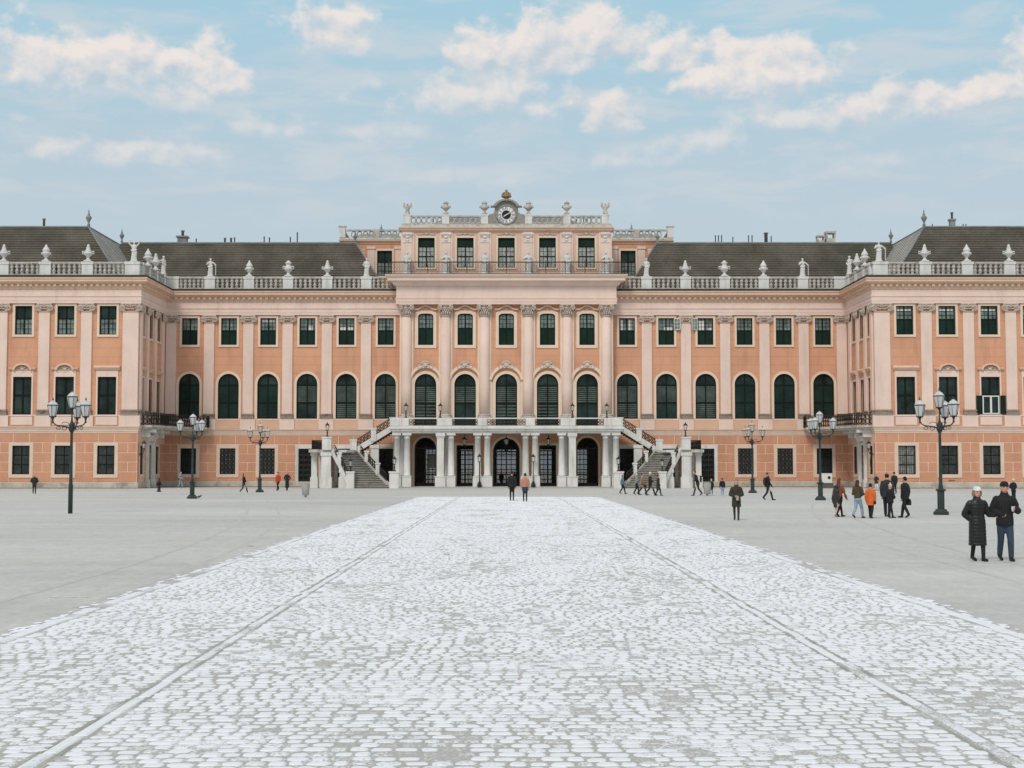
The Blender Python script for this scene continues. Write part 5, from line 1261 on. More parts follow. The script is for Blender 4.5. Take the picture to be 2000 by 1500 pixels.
STM = [fuse(statue_mesh(k), .035, 2) for k in range(3)]; URM = [urn_mesh(k).mesh('urn') for k in range(3)]
def statue(x, y, z, kind, label, group=None, sc=1.0, rz=0, mt=STATUE):
    M = T3(x, y, z, rz) @ Matrix.Diagonal((sc, sc, sc, 1)); o = obj('statue', STM[kind], mt, None, M); tag(o, label, 'statue', group)
def urn(x, y, z, kind, label, group=None, sc=1.0, mt=STATUE):
    o = obj('urn', URM[kind], mt, None, T3(x, y, z) @ Matrix.Diagonal((sc, sc, sc, 1))); tag(o, label, 'urn', group)
ZT = 23.30
for s in (-1, 1):
    nm = 'left' if s < 0 else 'right'
    side = 'opposite the clear-lantern lamp'
    for i, (x, k) in enumerate(zip(PX, (None, 0, 1, 2, None) if s < 0 else (None, 0, 1, 2, None))):
        if k is None: continue
        urn(s * x, YM + .02, ZT, k, ['white scroll-handled urn on the recessed balustrade, ', 'white broad-lidded urn on the recessed balustrade, ', 'white flame-topped urn on the recessed balustrade, '][k] + SIDE[s], 'urns on the recessed balustrade')
    for x in WPX[:3]: urn(s * x, YW + .02, ZT, (0, 2, 0)[WPX.index(x)], ['white lidded urn next to the wing corner statue, ', 'white flame-topped urn on the wing front balustrade, ', 'white lidded urn third from the wing corner statue, '][WPX.index(x)] + SIDE[s], 'urns on the wing balustrades')
    statue(s * PX[0], YM + .02, ZT, 0, 'white robed statue on the balustrade beside the attic, ' + SIDE[s], 'statues beside the attic')
    statue(s * PX[4], YM + .02, ZT, 2, 'white statue with a staff on the recessed balustrade, ' + SIDE[s], 'staff statues on the recessed balustrade')
    statue(s * 38.4, YW + .02, ZT, 1 if s < 0 else 2, 'white stone statue with both arms raised on the wing corner' if s < 0 else 'white stone statue holding a staff on the wing corner pier', None, 1.05)
    urn(s * (XC - .05), YW + 3.0, ZT, 2, 'white flame-topped urn on the wing return balustrade, ' + SIDE[s], 'urns on the wing returns'); urn(s * (XC - .05), YW + 6.3, ZT, 0, 'white lidded urn on the wing return balustrade, ' + SIDE[s], 'lidded urns on the wing returns')
    statue(s * (XC - .05), YW + 9.7, ZT, 0, 'white statue at the inner end of the wing return, ' + SIDE[s], 'statues on the wing returns', 1.0, -60 * s)
for i, x in enumerate((-11.0, -6.7, -2.4, 2.4, 6.7, 11.0)):
    statue(x, YM - .75, 23.42, (0, 2, 0, 2, 0, 2)[i], {2.4: 'grey-white statue flanking the middle attic window, ', 6.7: 'grey-white statue between the outer two attic windows, ', 11.0: 'grey-white statue at the end of the attic, '}[abs(x)] + SIDE[1 if x > 0 else -1], 'statues along the attic', 1.25)
for x in TP[1:5]: urn(x, YM + .1, 30.28, 1, ('weathered urn on the top parapet next to the clock, ' if abs(x) < 3 else 'weathered urn on the top parapet next to the eagle, ') + SIDE[1 if x > 0 else -1], 'urns on the top parapet', .85, WEATH)
def trophy():
    m = MB().box(-.3, .3, -.3, .3, 0, .12).loft([(0, 0, .12, .3, .26), (0, 0, .5, .2, .18), (0, 0, .9, .28, .2), (0, 0, 1.05, .12, .12)], 10)
    m.ell((0, -.05, 1.14), (.1, .13, .13))
    for s_ in (-1, 1):
        caps(m, [(s_ * .2, 0, .85), (s_ * .38, .02, 1.05), (s_ * .42, .02, 1.35)], [.1, .12, .05]); caps(m, [(s_ * .2, 0, .7), (s_ * .42, .02, .9), (s_ * .30, .02, 1.25)], [.1, .1, .05])
    return m
TRM = fuse(trophy(), .035, 2)
for s in (-1, 1):
    o = obj('eagle_statue', TRM, WEATH, None, T3(s * 11.02, YM + .1, 30.28)); tag(o, 'weathered stone eagle on the top corner pier, ' + SIDE[s], 'statue', 'eagles on the top corner piers')

# ------------------------------------------------------------------ small things on the forecourt
def bin_(x, y, label):
    t = thing('litter_bin', label, 'bin', T3(x, y, 0), 'litter bins on the forecourt')
    gm = mat('galvanised_grey', (.40, .39, .365), .5, .08, 3.0)
    obj('body', MB().lathe([(.20, .14), (.24, .16), (.28, .98), (.26, 1.0), (.25, .9)], 14), gm, t); obj('post', MB().lathe([(.09, 0), (.09, .14)], 8), gm, t); obj('rim', MB().ring((0, 0, 0), .28, .28, .02, 16, 5).shear(lambda a, b, c: (a, c, 1.0 + b)), gm, t)
    for k in range(10): obj('slat', cached('binslat', lambda: MB().hexa([(-.02, -.252, .2), (.02, -.252, .2), (.02, -.235, .2), (-.02, -.235, .2)], [(-.02, -.292, .94), (.02, -.292, .94), (.02, -.27, .94), (-.02, -.27, .94)]).mesh('slat')), gm, t, T3(x, y, 0, 36 * k))
bin_(-14.5, 103.0, 'round grey litter bin before the dark side door, with nobody near'); bin_(15.27, 108.4, 'round grey litter bin beside the blonde child')
hy = thing('hydrant', 'dark fire hydrant before the wing portal', 'hydrant', T3(-30.7, 126, 0)); hm = mat('hydrant_black', (.022, .02, .02), .5)
obj('barrel', MB().lathe([(.2, 0), (.2, .08), (.14, .12), (.13, .75), (.18, .78), (.18, .84), (.15, .9), (.08, 1.05), (.06, 1.12), (.08, 1.14), (.05, 1.2)], 10), hm, hy)
for s in (-1, 1): obj('outlet', MB().tube([(s * .1, 0, .66), (s * .25, 0, .66)], [.07, .09], 8), hm, hy)
cb = thing('cabinet', 'white cabinet with a round dark hole on stone steps by the wall', 'cabinet', T3(33.2, 148.0, 0)); 
obj('box', MB().box(-.55, .55, -.3, .3, .55, 1.5).box(-.58, .58, -.33, .33, 1.5, 1.55), WHITEP, cb); obj('porthole', MB().prism_xz([(.25 + .16 * math.cos(i * .6283), 1.1 + .16 * math.sin(i * .6283)) for i in range(10)], -.33, -.301), hm, cb)
for k in range(3): obj('step', MB().box(-.7, .7, -.3 - .25 * (2 - k), .4, .18 * k + .002, .18 * (k + 1)), STEPM, cb)
def bird(x, y, rz, label):
    m = MB().loft([(0, .16, .15, .005, .005), (0, .1, .14, .03, .03)], 6); m = MB(); caps(m, [(0, .14, .13), (0, 0, .15), (0, -.1, .19)], [.03, .075, .05], 8); m.ell((0, -.15, .24), (.04, .045, .04)); m.tube([(0, -.18, .24), (0, -.23, .235)], [.015, .004], 5); m.tube([(0, .1, .13), (0, .3, .1)], [.04, .025], 5)
    t = thing('pigeon', label, 'bird', T3(x, y, 0, rz)); dk = mat('pigeon_grey', (.05, .05, .055), .7)
    obj('body', fuse(m, .012, 1), dk, t)
    for s_ in (-1, 1): obj('leg', MB().tube([(s_ * .03, 0, .1), (s_ * .035, 0, 0)], .009, 4), mat('pigeon_leg', (.3, .12, .1), .7), t)
bird(-21.05, 97.7, 100, 'dark pigeon at the foot of a green street lamp')
lf = MB().add([(0, -.16, .01), (.07, -.05, .03), (.05, .1, .02), (0, .17, .035), (-.05, .1, .015), (-.07, -.05, .04), (.1, .02, .05), (-.11, .03, .03)], [(0, 1, 2, 3, 4, 5)]); lf.tube([(0, -.16, .012), (.02, -.26, .02)], .008, 4); lf.tube([(0, -.16, .02), (0, .17, .03)], .008, 4)
o = obj('dead_leaf', lf, mat('leaf_brown', (.04, .03, .02), .9), None, T3(-7.0, 39, 0, 70) @ Matrix.Diagonal((.45, .45, .45, 1))); tag(o, 'dark curled dead leaf lying on the grey forecourt', 'leaf')
# thin traces of snow left on the forecourt
sp_ = MB(); rs_ = random.Random(5)
for k in range(900):
    y = 8 + 95 * rs_.random() ** 1.6; sd_ = rs_.choice((-1, 1)); x = (RX0 - .24 - abs(rs_.gauss(0, .07))) if sd_ < 0 else (RX1 + .24 + abs(rs_.gauss(0, .07))); r0 = rs_.uniform(.03, .13); n = 7
    sp_.add([(x + r0 * .6 * math.cos(6.283 * i / n) * rs_.uniform(.6, 1.2), y + r0 * 1.6 * math.sin(6.283 * i / n) * rs_.uniform(.6, 1.2), .0055 + .000002 * k) for i in range(n)], [tuple(range(n))])
for cx, cy, L_, wd, cnt in ((6.9, 80, 1.6, .12, 10), (-7.3, 23.8, .7, .10, 16), (8.6, 105, 6.0, .25, 14), (-9.5, 104.5, 5, .2, 10)):
    for k in range(cnt):
        x, y = cx + rs_.uniform(-L_, L_) * .6, cy + rs_.uniform(-wd, wd); n = 9; r0 = rs_.uniform(.1, .34) * L_ * .5
        sp_.add([(x + r0 * math.cos(6.283 * i / n) * rs_.uniform(.6, 1.1), y + r0 * .35 * math.sin(6.283 * i / n) * rs_.uniform(.5, 1.1), .005 + .0005 * k) for i in range(n)], [tuple(range(n))])
o = obj('snow_traces', sp_, mat('snow', (.84, .85, .88), .9, .05), kind='stuff'); tag(o, 'thin traces of snow lying on the grey forecourt', 'snow')

# ------------------------------------------------------------------ people
def cmat(name, c, rough=.85, var=.2): return mat('cloth_' + name, c, rough, var, 6.0, fine=.15, fscale=40, bump=.9, bscale=11)
BLACK = cmat('black', (.018, .018, .019)); CHAR = cmat('charcoal', (.035, .036, .036)); PUFF = cmat('black_puffer', (.016, .016, .016), .35); JEANS = cmat('dark_jeans', (.035, .060, .090)); LJEANS = cmat('light_jeans', (.27, .36, .44))
ORNG = cmat('orange', (.62, .13, .03)); RED = cmat('red', (.45, .06, .03)); SALM = cmat('salmon', (.46, .22, .15)); OLIVE = cmat('olive', (.040, .038, .027)); TAN = cmat('tan', (.30, .21, .12)); BROWN = cmat('brown_fur', (.075, .05, .032)); RUST = cmat('rust_check', (.22, .09, .05)); TEAL = cmat('teal', (.10, .20, .24)); GREYC = cmat('grey', (.26, .27, .28)); WHITEC = cmat('white', (.70, .69, .66)); DGREEN = cmat('dark_green', (.028, .034, .026)); BEIGE = cmat('beige', (.45, .36, .27)); PINKC = cmat('pink', (.62, .42, .42)); NAVY = cmat('navy', (.02, .03, .06))
SKIN = mat('skin', (.56, .32, .23), .6, .06, 8.0); SKIN2 = mat('skin_flushed', (.58, .30, .22), .6, .08, 12.0)
HB_ = cmat('hair_black', (.012, .010, .009), .6); HD = cmat('hair_brown', (.05, .028, .016), .6); HR = cmat('hair_red', (.16, .045, .018), .6); HL = cmat('hair_blonde', (.50, .38, .22), .6); SHOE = cmat('shoe_black', (.014, .014, .014), .5); SHOEW = cmat('shoe_white', (.68, .67, .65), .6); EYE = mat('eye_dark', (.015, .01, .008), .3)
PLACED = 0
def person(label, x, y, H, face, top=BLACK, hem=.44, bottom=JEANS, stride=.0, lead=1, arms='swing', hair=HB_, hairlen=0, hat=None, hatkind='beanie', hood=None, flare=.0, shoe=SHOE, near=False, lean=0.0, legs='trousers', lhand=None, rhand=None, sleeve=None, bulk=1.0, headturn=0, collar=False, quilt=False, knee=None, hem_col=None, group=None):
    vx = .011 if near else (.016 if y < 70 else .024)
    t = thing('person', label, 'person', T3(x, y, 0, face), group); M = T3(x, y, 0, face)
    Vv = lambda a, b, c: Vector((a * H, (b - lean * max(0, c - .5)) * H, c * H))
    s_ = stride / 2
    hip = {-1: Vv(-.05, 0, .50), 1: Vv(.05, 0, .50)}; kn = {}; an = {}; fd = {}
    for sd_ in (-1, 1):
        f = s_ if sd_ == lead else -s_
        if f >= 0: kn[sd_] = Vv(sd_ * .052, -f * .62 - .012, .275); an[sd_] = Vv(sd_ * .05, -f, .045); fd[sd_] = 0
        else: kn[sd_] = Vv(sd_ * .052, -f * .32 - .02, .275); an[sd_] = Vv(sd_ * .05, -f, .045 + .25 * abs(f)); fd[sd_] = min(1.0, abs(f) * 6)
    sh = {-1: Vv(-.100, 0, .785), 1: Vv(.100, 0, .785)}; el = {}; wr = {}
    for sd_ in (-1, 1):
        md = arms if not isinstance(arms, dict) else arms[sd_]
        f = -(s_ if sd_ == lead else -s_) * .55
        if md == 'swing': el[sd_] = Vv(sd_ * .135, -f * .5 + .015, .635); wr[sd_] = Vv(sd_ * .132, -f - .03, .485)
        elif md == 'pocket': el[sd_] = Vv(sd_ * .172, .035, .635); wr[sd_] = Vv(sd_ * .060, .0, .535)
        elif md == 'front': el[sd_] = Vv(sd_ * .155, -.02, .635); wr[sd_] = Vv(sd_ * .035, -.125, .60)
        elif md == 'hold': el[sd_] = Vv(sd_ * .165, .0, .64); wr[sd_] = Vv(sd_ * .085, -.135, .665)
        elif md == 'link': el[sd_] = Vv(sd_ * .165, .0, .635); wr[sd_] = Vv(sd_ * .255, .0, .625)
        elif md == 'crook': el[sd_] = Vv(sd_ * .165, .01, .635); wr[sd_] = Vv(sd_ * .07, -.045, .60)
        elif md == 'up': el[sd_] = Vv(sd_ * .15, -.09, .70); wr[sd_] = Vv(sd_ * .05, -.13, .84)
        else: el[sd_] = Vv(sd_ * .13, .02, .64); wr[sd_] = Vv(sd_ * .12, -.01, .48)
    hc = Vv(0, -.012, .930)
    # body
    b = MB(); b.ell(hc, (.047 * H, .056 * H, .068 * H), 14, 10); b.ell(hc + Vector((0, -.02 * H, -.032 * H)), (.036 * H, .038 * H, .036 * H), 10, 8)
    caps(b, [Vv(0, .012, .83), Vv(0, 0, .90)], [.034 * H, .031 * H])
    b.ell(hc + Vector((0, -.058 * H, -.010 * H)), (.009 * H, .014 * H, .014 * H), 8, 6)
    for sd_ in (-1, 1):
        b.ell(hc + Vector((sd_ * .047 * H, .006 * H, -.006 * H)), (.007 * H, .012 * H, .018 * H), 6, 5)
        caps(b, [sh[sd_], el[sd_], wr[sd_]], [.034 * H, .027 * H, .019 * H]); caps(b, [hip[sd_], kn[sd_], an[sd_]], [.044 * H, .028 * H, .020 * H])
    b.loft([(0, 0, .47 * H, .085 * H, .06 * H), (0, -lean * .1 * H, .6 * H, .075 * H, .05 * H), (0, -lean * .22 * H, .72 * H, .09 * H, .058 * H), (0, -lean * .3 * H, .80 * H, .1 * H, .05 * H), (0, -lean * .33 * H, .835 * H, .04 * H, .035 * H)], 12)
    for sd_ in (-1, 1):
        d = (wr[sd_] - el[sd_]).normalized(); b.ell(wr[sd_] + d * .028 * H, (.02 * H, .018 * H, .024 * H), 8, 6)
    bm = fuse(b, vx * H * .6 if near else vx * H * .75, 2)
    bo = obj('body', bm, SKIN2 if near else SKIN, t, M)
    # fingers, thumb from the side of the palm
    for sd_ in (-1, 1):
        d = (wr[sd_] - el[sd_]).normalized(); hand = MB(); side_ = d.cross(Vector((0, 1, 0))); side_ = side_.normalized() if side_.length > .1 else Vector((1, 0, 0)); pal = side_.cross(d)
        base = wr[sd_] + d * .045 * H
        for k, ln in enumerate((.036, .042, .040, .031)):
            o_ = side_ * (k - 1.5) * .0092 * H; bend = pal * (.016 * H)
            hand.tube([base + o_, base + o_ + d * ln * .5 * H - bend * .2, base + o_ + d * ln * .85 * H - bend, base + o_ + d * ln * .8 * H - bend * 1.7], [.0058 * H, .0055 * H, .005 * H, .0038 * H], 6)
        th = wr[sd_] + d * .02 * H - side_ * .018 * H
        hand.tube([th, th - side_ * .012 * H + d * .018 * H - pal * .006 * H, th - side_ * .008 * H + d * .034 * H - pal * .014 * H], [.007 * H, .0062 * H, .0045 * H], 6)
        obj('fingers', hand, SKIN2 if near else SKIN, bo, M)
    if near:
        for sd_ in (-1, 1): obj('eye', MB().ell(hc + Vector((sd_ * .019 * H, -.0525 * H, .004 * H)), (.0065 * H, .004 * H, .0042 * H), 8, 6), EYE, bo, M)
        obj('mouth', MB().tube([hc + Vector((-.014 * H, -.054 * H, -.037 * H)), hc + Vector((0, -.0575 * H, -.036 * H)), hc + Vector((.014 * H, -.054 * H, -.037 * H))], [.0025 * H, .0042 * H, .0025 * H], 6), mat('lips', (.36, .13, .11), .5), bo, M)
        for sd_ in (-1, 1): obj('eyebrow', MB().tube([hc + Vector((sd_ * .010 * H, -.0545 * H, .016 * H)), hc + Vector((sd_ * .028 * H, -.05 * H, .017 * H))], .0026 * H, 5), HD, bo, M)
    # trousers or bare legs
    lg = MB()
    lb = 1.0 if legs != 'slim' else .8
    lg.loft([(0, 0, .455 * H, .092 * H, .066 * H), (0, 0, .53 * H, .09 * H, .068 * H), (0, -lean * .1 * H, .60 * H, .082 * H, .06 * H)], 12)
    for sd_ in (-1, 1):
        if legs == 'shorts': caps(lg, [hip[sd_], hip[sd_].lerp(kn[sd_], .55)], [.058 * H, .056 * H])
        else: caps(lg, [hip[sd_], kn[sd_], an[sd_] + Vector((0, 0, .012 * H))], [.059 * H * lb ** .5, .044 * H * lb, .036 * H * lb])
    obj('trousers' if legs != 'shorts' else 'shorts', fuse(lg, vx * H, 3), bottom, t, M)
    if legs == 'shorts':
        lg = MB(); [caps(lg, [hip[q].lerp(kn[q], .4), kn[q], an[q]], [.046 * H, .037 * H, .028 * H]) for q in (-1, 1)]; obj('leggings', fuse(lg, vx * H, 2), BLACK, t, M)
    # coat
    ct = MB(); B = bulk; rings = []
    zs = [hem, max(hem + .02, .52), .62, .72, .775, .805, .835, .855]
    wx = [.090 + flare, .090 + flare * .4, .083, .096, .102, .086, .056, .042]; wy = [.074 + flare * .9, .074 + flare * .4, .068, .074, .070, .058, .048, .042]
    zz = 0
    for i, z in enumerate(zs):
        if z <= zz: continue
        zz = z; sw_ = 0 if z > .5 else 0
        rings.append((0, -lean * max(0, z - .5) * H, z * H, wx[i] * B * H, wy[i] * B * H))
    if quilt:
        rr = []; nq = 13
        for i in range(nq * 4 + 1):
            z = hem + (.80 - hem) * i / (nq * 4)
            j = max(k for k in range(len(zs)) if zs[k] <= z + 1e-6); j = min(j, len(zs) - 2); f = (z - zs[j]) / max(1e-6, zs[j + 1] - zs[j])
            bump = 1 + .07 * abs(math.sin(math.pi * i / 4)); rr.append((0, 0, z * H, (wx[j] * (1 - f) + wx[j + 1] * f) * B * H * bump, (wy[j] * (1 - f) + wy[j + 1] * f) * B * H * bump))
        rings = rr + [(0, 0, .825 * H, .075 * B * H, .052 * B * H), (0, 0, .85 * H, .05 * H, .045 * H)]
    ct.loft(rings, 16)
    slv = sleeve or top
    for sd_ in (-1, 1):
        pts = [sh[sd_], sh[sd_].lerp(el[sd_], .5), el[sd_], el[sd_].lerp(wr[sd_], .5), el[sd_].lerp(wr[sd_], .97)]
        rr = [.044, .045, .041, .038, .032]
        if quilt:
            P_, R_ = [], []
            for i in range(17):
                u = i / 16 * 2; p = sh[sd_].lerp(el[sd_], u) if u <= 1 else el[sd_].lerp(wr[sd_], (u - 1) * .97); P_.append(p); R_.append((.046 - .006 * u) * H * (1 + .1 * abs(math.sin(math.pi * i / 2.67))))
            caps(ct, P_, R_)
        else: caps(ct, pts, [q * H * (B ** .7) for q in rr])
    if collar: caps(ct, [Vv(0, .005, .835), Vv(0, 0, .872)], [.058 * H, .05 * H])
    co = obj('coat' if hem < .42 else 'jacket', fuse(ct, vx * H * (.75 if quilt else .9), 2 if near else 3), top, t, M)
    if near: obj('zip', MB().tube([Vector((.0, -.075 * B * H - (.008 if quilt else .002) * H, z * H)) + Vector((0, (.0 if z < .79 else .018 * H), 0)) for z in [hem + .02 + (.80 - hem) * i / 8 for i in range(9)]], .0035 * H, 5), CHAR, co, M)
    # shoes
    for sd_ in (-1, 1):
        a = an[sd_]; pit = fd[sd_]; m = MB(); toe = Vector((0, -math.cos(pit * .7), -math.sin(pit * .7)))
        heel = a + Vector((0, .012 * H, -.022 * H)); tp = heel + toe * .115 * H; mn = min(heel.z, tp.z) - .020 * H
        heel.z -= mn; tp.z -= mn
        caps(m, [heel, heel.lerp(tp, .5), tp], [.024 * H, .026 * H, .021 * H]); caps(m, [heel, a + Vector((0, 0, .01 * H))], [.026 * H, .028 * H])
        obj('shoe', fuse(m, vx * H * .7, 1), shoe, t, M)
    # hair, hat, hood
    if hair is not None:
        hm_ = MB(); hm_.ell(hc + Vector((0, .014 * H, .014 * H)), (.053 * H, .056 * H, .064 * H), 12, 8)
        if hairlen: hm_.loft([(0, .030 * H - lean * .35 * H, (.93 - hairlen) * H, .045 * H, .018 * H), (0, .032 * H - lean * .3 * H, (.93 - hairlen * .6) * H, .062 * H, .026 * H), (0, .026 * H - lean * .42 * H, .91 * H, .056 * H, .036 * H)], 12)
        obj('hair', fuse(hm_, vx * H * .8, 2), hair, t, M)
    if hat is not None:
        h_ = MB()
        if hatkind == 'beanie':
            h_.loft([(0, hc.y + .006 * H, z * H, r_ * H, r_ * 1.13 * H) for z, r_ in ((.948, .052), (.965, .055), (.985, .053), (1.002, .045), (1.014, .031), (1.020, .010))], 16); h_.loft([(0, hc.y + .004 * H, .950 * H, .056 * H, .063 * H), (0, hc.y + .004 * H, .966 * H, .056 * H, .063 * H)], 16)
        elif hatkind == 'band':
            h_.loft([(0, hc.y, .946 * H, .057 * H, .064 * H), (0, hc.y, .972 * H, .056 * H, .063 * H)], 14)
        elif hatkind == 'cap':
            h_.loft([(0, hc.y, .955 * H, .056 * H, .064 * H), (0, hc.y, .99 * H, .05 * H, .056 * H), (0, hc.y, 1.005 * H, .02 * H, .02 * H)], 14); h_.loft([(0, hc.y - .07 * H, .955 * H, .04 * H, .035 * H), (0, hc.y - .07 * H, .962 * H, .04 * H, .035 * H)], 10)
        elif hatkind == 'pom':
            h_.loft([(0, hc.y, .95 * H, .058 * H, .065 * H), (0, hc.y, .99 * H, .05 * H, .056 * H), (0, hc.y, 1.01 * H, .02 * H, .02 * H)], 14); h_.ell((0, hc.y, 1.03 * H), (.026 * H, .026 * H, .026 * H))
        obj('hat' if hatkind != 'band' else 'headband', fuse(h_, vx * H * .8, 2), hat, t, M)
    if hood is not None:
        h_ = MB(); n = 12
        for k in range(n + 1): a = R(-40 + 260 * k / n); h_.ell(hc + Vector((.060 * H * math.cos(a), .010 * H, .062 * H * math.sin(a) - .008 * H)), (.014 * H, .036 * H, .014 * H), 6, 5)
        h_.ell(hc + Vector((0, .034 * H, -.006 * H)), (.054 * H, .03 * H, .062 * H), 10, 8)
        obj('hood', fuse(h_, vx * H * .8, 2), hood, t, M)
    return M, wr, H
def carried(name, label, cat, M, build, m):
    t = thing(name, label, cat, M); [obj(nm, mb, mm or m, t, M) for nm, mb, mm in build]
def backpack(P_, label, mt):
    M, wr, H = P_; Mb = M @ T3(0, .115 * H, .66 * H)
    carried('backpack', label, 'backpack', Mb, [('pack', fuse(MB().loft([(0, 0, -.13 * H, .07 * H, .035 * H), (0, .01 * H, 0, .082 * H, .05 * H), (0, 0, .12 * H, .068 * H, .036 * H), (0, 0, .145 * H, .04 * H, .02 * H)], 12), .02, 2), None),
            ('strap', MB().tube([(-.06 * H, -.03 * H, .13 * H), (-.065 * H, -.12 * H, .13 * H), (-.07 * H, -.2 * H, .05 * H)], .012 * H, 5), CHAR), ('strap', MB().tube([(.06 * H, -.03 * H, .13 * H), (.065 * H, -.12 * H, .13 * H), (.07 * H, -.2 * H, .05 * H)], .012 * H, 5), CHAR)], mt)
def handbag(P_, label, mt, side=1, drop=.1, sc=1.0):
    M, wr, H = P_; w = wr[side]; Mb = M @ T3(w.x, w.y, w.z - drop * H)
    k = sc
    carried('bag', label, 'bag', Mb, [('pouch', fuse(MB().loft([(0, 0, -.1 * H * k, .04 * H * k, .09 * H * k), (0, 0, -.02 * H * k, .045 * H * k, .09 * H * k), (0, 0, .03 * H * k, .03 * H * k, .075 * H * k)], 12), .018, 1), None), ('handle', MB().tube([(0, -.05 * H * k, .02 * H), (0, -.03 * H, drop * H * .9), (0, .03 * H, drop * H * .9), (0, .05 * H * k, .02 * H)], .008 * H, 5), None)], mt)
# the couple in front
wo = person('person in long black quilted coat, white hat and fur-edged hood, walking arm in arm', 10.85, 32.9, 1.69, 8, PUFF, .21, BLACK, .12, 1, {-1: 'pocket', 1: 'link'}, HD, 0, WHITEC, 'beanie', cmat('fur_trim', (.25, .19, .14)), .012, near=True, quilt=True, bulk=1.16, collar=True, legs='slim')
mn_ = person('person in black jacket, black knit hat and blue jeans, holding a small cup', 11.52, 33.0, 1.80, -4, BLACK, .45, JEANS, .16, 1, {-1: 'crook', 1: 'hold'}, None, 0, BLACK, 'beanie', None, .0, near=True, bulk=1.24, collar=True)
M, wr, H_ = mn_
w = wr[1]; Mc = M @ T3(w.x - .055, w.y - .085, w.z - .005)
carried('cup', 'small paper cup in the hand of the person in blue jeans', 'cup', Mc, [('cup', MB().lathe([(.026, -.05), (.036, .05)], 12), None), ('lid', MB().lathe([(.039, .05), (.039, .062), (.03, .066)], 12), None)], WHITEC)
# visitors, right
p = person('person in long olive quilted coat with pale headband, standing alone', 9.4, 58.3, 1.64, -12, OLIVE, .33, CHAR, .16, 1, 'front', HD, .06, BEIGE, 'band', None, .01, quilt=True, bulk=1.12, legs='slim', collar=True)
handbag(p, 'pale tan handbag held before the olive coat', BEIGE, 1, .02, .9)
p = person('person in dark cap and clothes with a backpack, striding past a lamp', 17.2, 93.8, 1.86, 90, BLACK, .46, BLACK, .34, 1, 'swing', HB_, 0, GREYC, 'cap', bulk=1.05); backpack(p, 'black backpack on the person in the cap', CHAR)
p = person('child in dark knee-length coat with bare legs, at the edge of the group', 14.3, 61.9, 1.26, 128, CHAR, .33, SKIN, .2, 1, 'side', HD, .22, None, legs='slim', shoe=GREYC)
p = person('person with long red hair in a rust checked jacket and black leggings', 14.52, 62.2, 1.70, 125, RUST, .40, BLACK, .3, 1, 'swing', HR, .2, None, legs='slim'); backpack(p, 'navy backpack on the red-haired person', NAVY)
p = person('person with long brown hair, brown fur jacket and pale jeans', 14.95, 60.7, 1.62, 132, BROWN, .52, LJEANS, .28, -1, 'front', HD, .24, None, bulk=1.12)
p = person('child in bright orange coat and black trousers seen from behind', 15.42, 60.4, 1.48, 150, ORNG, .37, BLACK, .22, 1, 'side', HB_, .0, None, flare=.012, bulk=1.08)
handbag(p, 'small dark bag at the side of the orange coat', BLACK, -1, .0, .8)
p = person('person in black puffed jacket and pink and white hat, turned aside', 16.30, 60.6, 1.44, 115, BLACK, .44, BLACK, .26, 1, 'front', None, 0, PINKC, 'pom', None, bulk=1.25, legs='slim')
p = person('tall person in dark jacket and grey cap among the group', 16.66, 62.4, 1.90, 160, CHAR, .44, BLACK, .2, 1, 'side', HB_, 0, GREYC, 'cap', bulk=1.1)
p = person('person in plain black jacket with short dark hair, bag hanging at the hip', 17.05, 61.0, 1.76, -140, BLACK, .45, BLACK, .26, -1, 'side', HB_, 0, None, bulk=1.16)
handbag(p, 'black bag swinging from the hand of the person in plain black', BLACK, -1, .06, 1.15)
p = person('person in dark cape and pale trousers near the wing portal', 34.6, 133.3, 1.55, 20, DGREEN, .42, WHITEC, .12, 1, 'front', HB_, 0, None, flare=.05)
p = person('person with tied-up dark hair and a pack, walking behind the group', 31.4, 115.4, 1.8, 180, CHAR, .44, BLACK, .2, 1, 'swing', HB_, 0, None); backpack(p, 'dark backpack on the person with tied-up hair', BLACK)
p = person('child in black jacket and white bobble hat behind the couple', 33.35, 93.8, 1.38, 5, BLACK, .4, BLACK, .1, 1, 'pocket', None, 0, WHITEC, 'pom', bulk=1.2); handbag(p, 'black bag carried by the child in the bobble hat', BLACK, 1, .05, 1.2)
# before the right stair
person('person in teal hooded jacket walking by the right stair', 9.4, 115.4, 1.58, 95, TEAL, .42, BLACK, .3, 1, 'swing', None, 0, None, hood=TEAL, bulk=1.1)
person('person in grey jacket with pale furry hood half hidden by a tan coat', 10.25, 112.3, 1.74, 90, GREYC, .44, BLACK, .25, 1, 'front', HD, 0, None, hood=WHITEC)
p = person('person in long tan coat striding along with a small bag', 10.55, 110.8, 1.72, 90, TAN, .34, BLACK, .4, -1, 'swing', HD, 0, None, flare=.01); handbag(p, 'dark handbag beside the tan coat', BLACK, 1, .05, .9)
person('person in black jacket with white hair striding before the stair', 11.0, 109.1, 1.78, 90, BLACK, .42, BLACK, .42, 1, 'front', HL, 0, WHITEC, 'beanie', bulk=1.05)
person('person in long charcoal coat walking last of the four', 11.62, 109.1, 1.62, 80, CHAR, .26, BLACK, .24, 1, 'swing', HB_, 0, None, flare=.015, bulk=1.08)
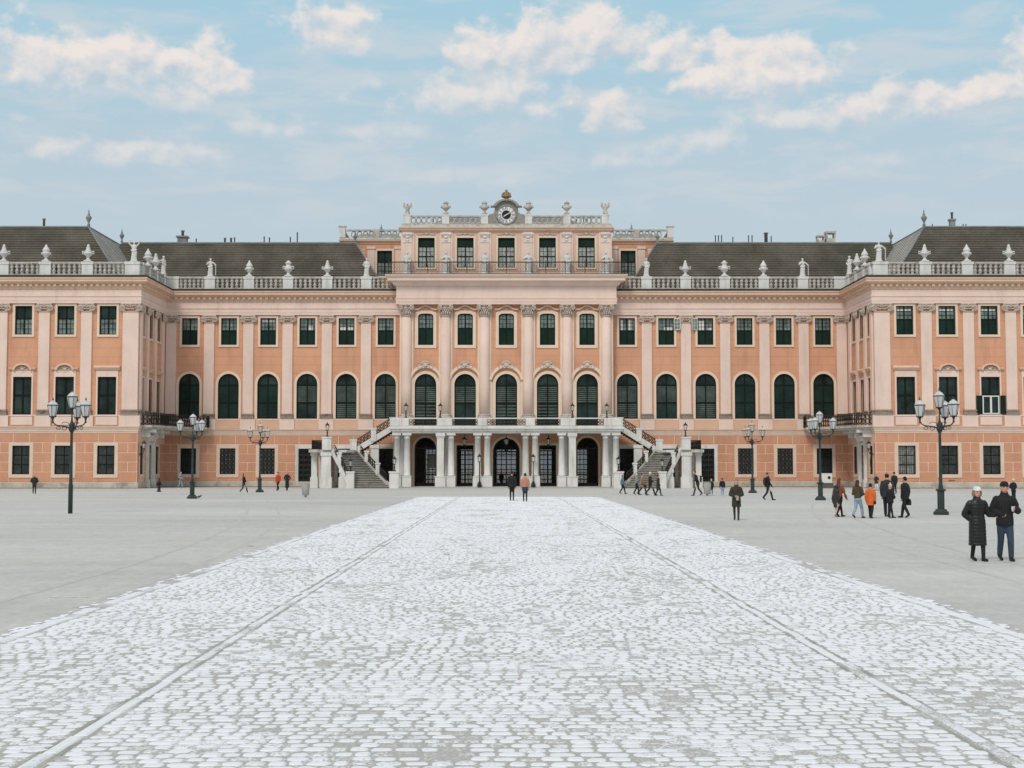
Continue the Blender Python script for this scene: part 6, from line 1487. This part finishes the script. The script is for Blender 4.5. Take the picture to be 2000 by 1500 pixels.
p = person('person in black leaning forward as they walk, bag on the back', 14.65, 109.1, 1.9, -90, BLACK, .42, CHAR, .34, 1, 'front', HD, 0, None, lean=.28); backpack(p, 'dark bag on the back of the leaning person', CHAR)
person('blonde child in black dress beside a litter bin', 15.75, 109.6, 1.28, 185, BLACK, .34, CHAR, .14, 1, 'side', HL, .1, None, flare=.02, shoe=SHOEW, legs='slim')
person('child in black jacket and blue jeans with white shoes', 16.25, 107.3, 1.36, 175, BLACK, .46, LJEANS, .2, -1, 'swing', HB_, 0, None, shoe=SHOEW)
# the axis
person('person in black jacket, black shorts and leggings walking towards the middle gate', .36, 92.3, 1.92, 178, BLACK, .44, BLACK, .10, 1, 'side', HB_, 0, None, bulk=1.12, legs='slim')
person('person in salmon sweater and denim shorts walking towards the middle gate', 1.18, 89.8, 1.80, 180, SALM, .50, JEANS, .10, -1, 'side', HB_, 0, None, legs='shorts')
# left side
person('person in dark green jacket walking in front of the left wing', -38.2, 115.4, 1.62, 20, DGREEN, .42, DGREEN, .26, 1, 'pocket', HL, 0, None, bulk=1.12, shoe=SHOE)
p = person('person in white and black striped top by the wing portal', -31.9, 139.5, 1.76, 60, GREYC, .46, GREYC, .24, 1, 'front', HB_, 0, None, shoe=SHOEW); backpack(p, 'black backpack on the person in the striped top', BLACK)
person('person with dark bob in black jacket and jeans stepping right', -21.66, 117.6, 1.66, 80, BLACK, .44, JEANS, .36, 1, 'front', HB_, .1, None, shoe=SHOEW)
person('person in red jacket and dark cap walking with a companion', -21.35, 133.3, 1.74, -25, RED, .40, BLACK, .3, 1, 'side', HB_, 0, BLACK, 'cap')
person('person in long black coat with long dark hair beside the red jacket', -20.5, 133.3, 1.76, -10, BLACK, .14, BLACK, .2, 1, 'pocket', HB_, .22, None, flare=.02)
# silhouettes in the passage
person('person standing in shade behind the middle gate', -.55, 159.5, 1.75, 0, BLACK, .42, BLACK, .1, 1, 'side', HB_, 0, None)
person('person standing in the passage with back turned', .95, 161.0, 1.7, 180, CHAR, .3, BLACK, .1, 1, 'side', HD, .12, None)
bpy.data.scenes.remove(TMP)
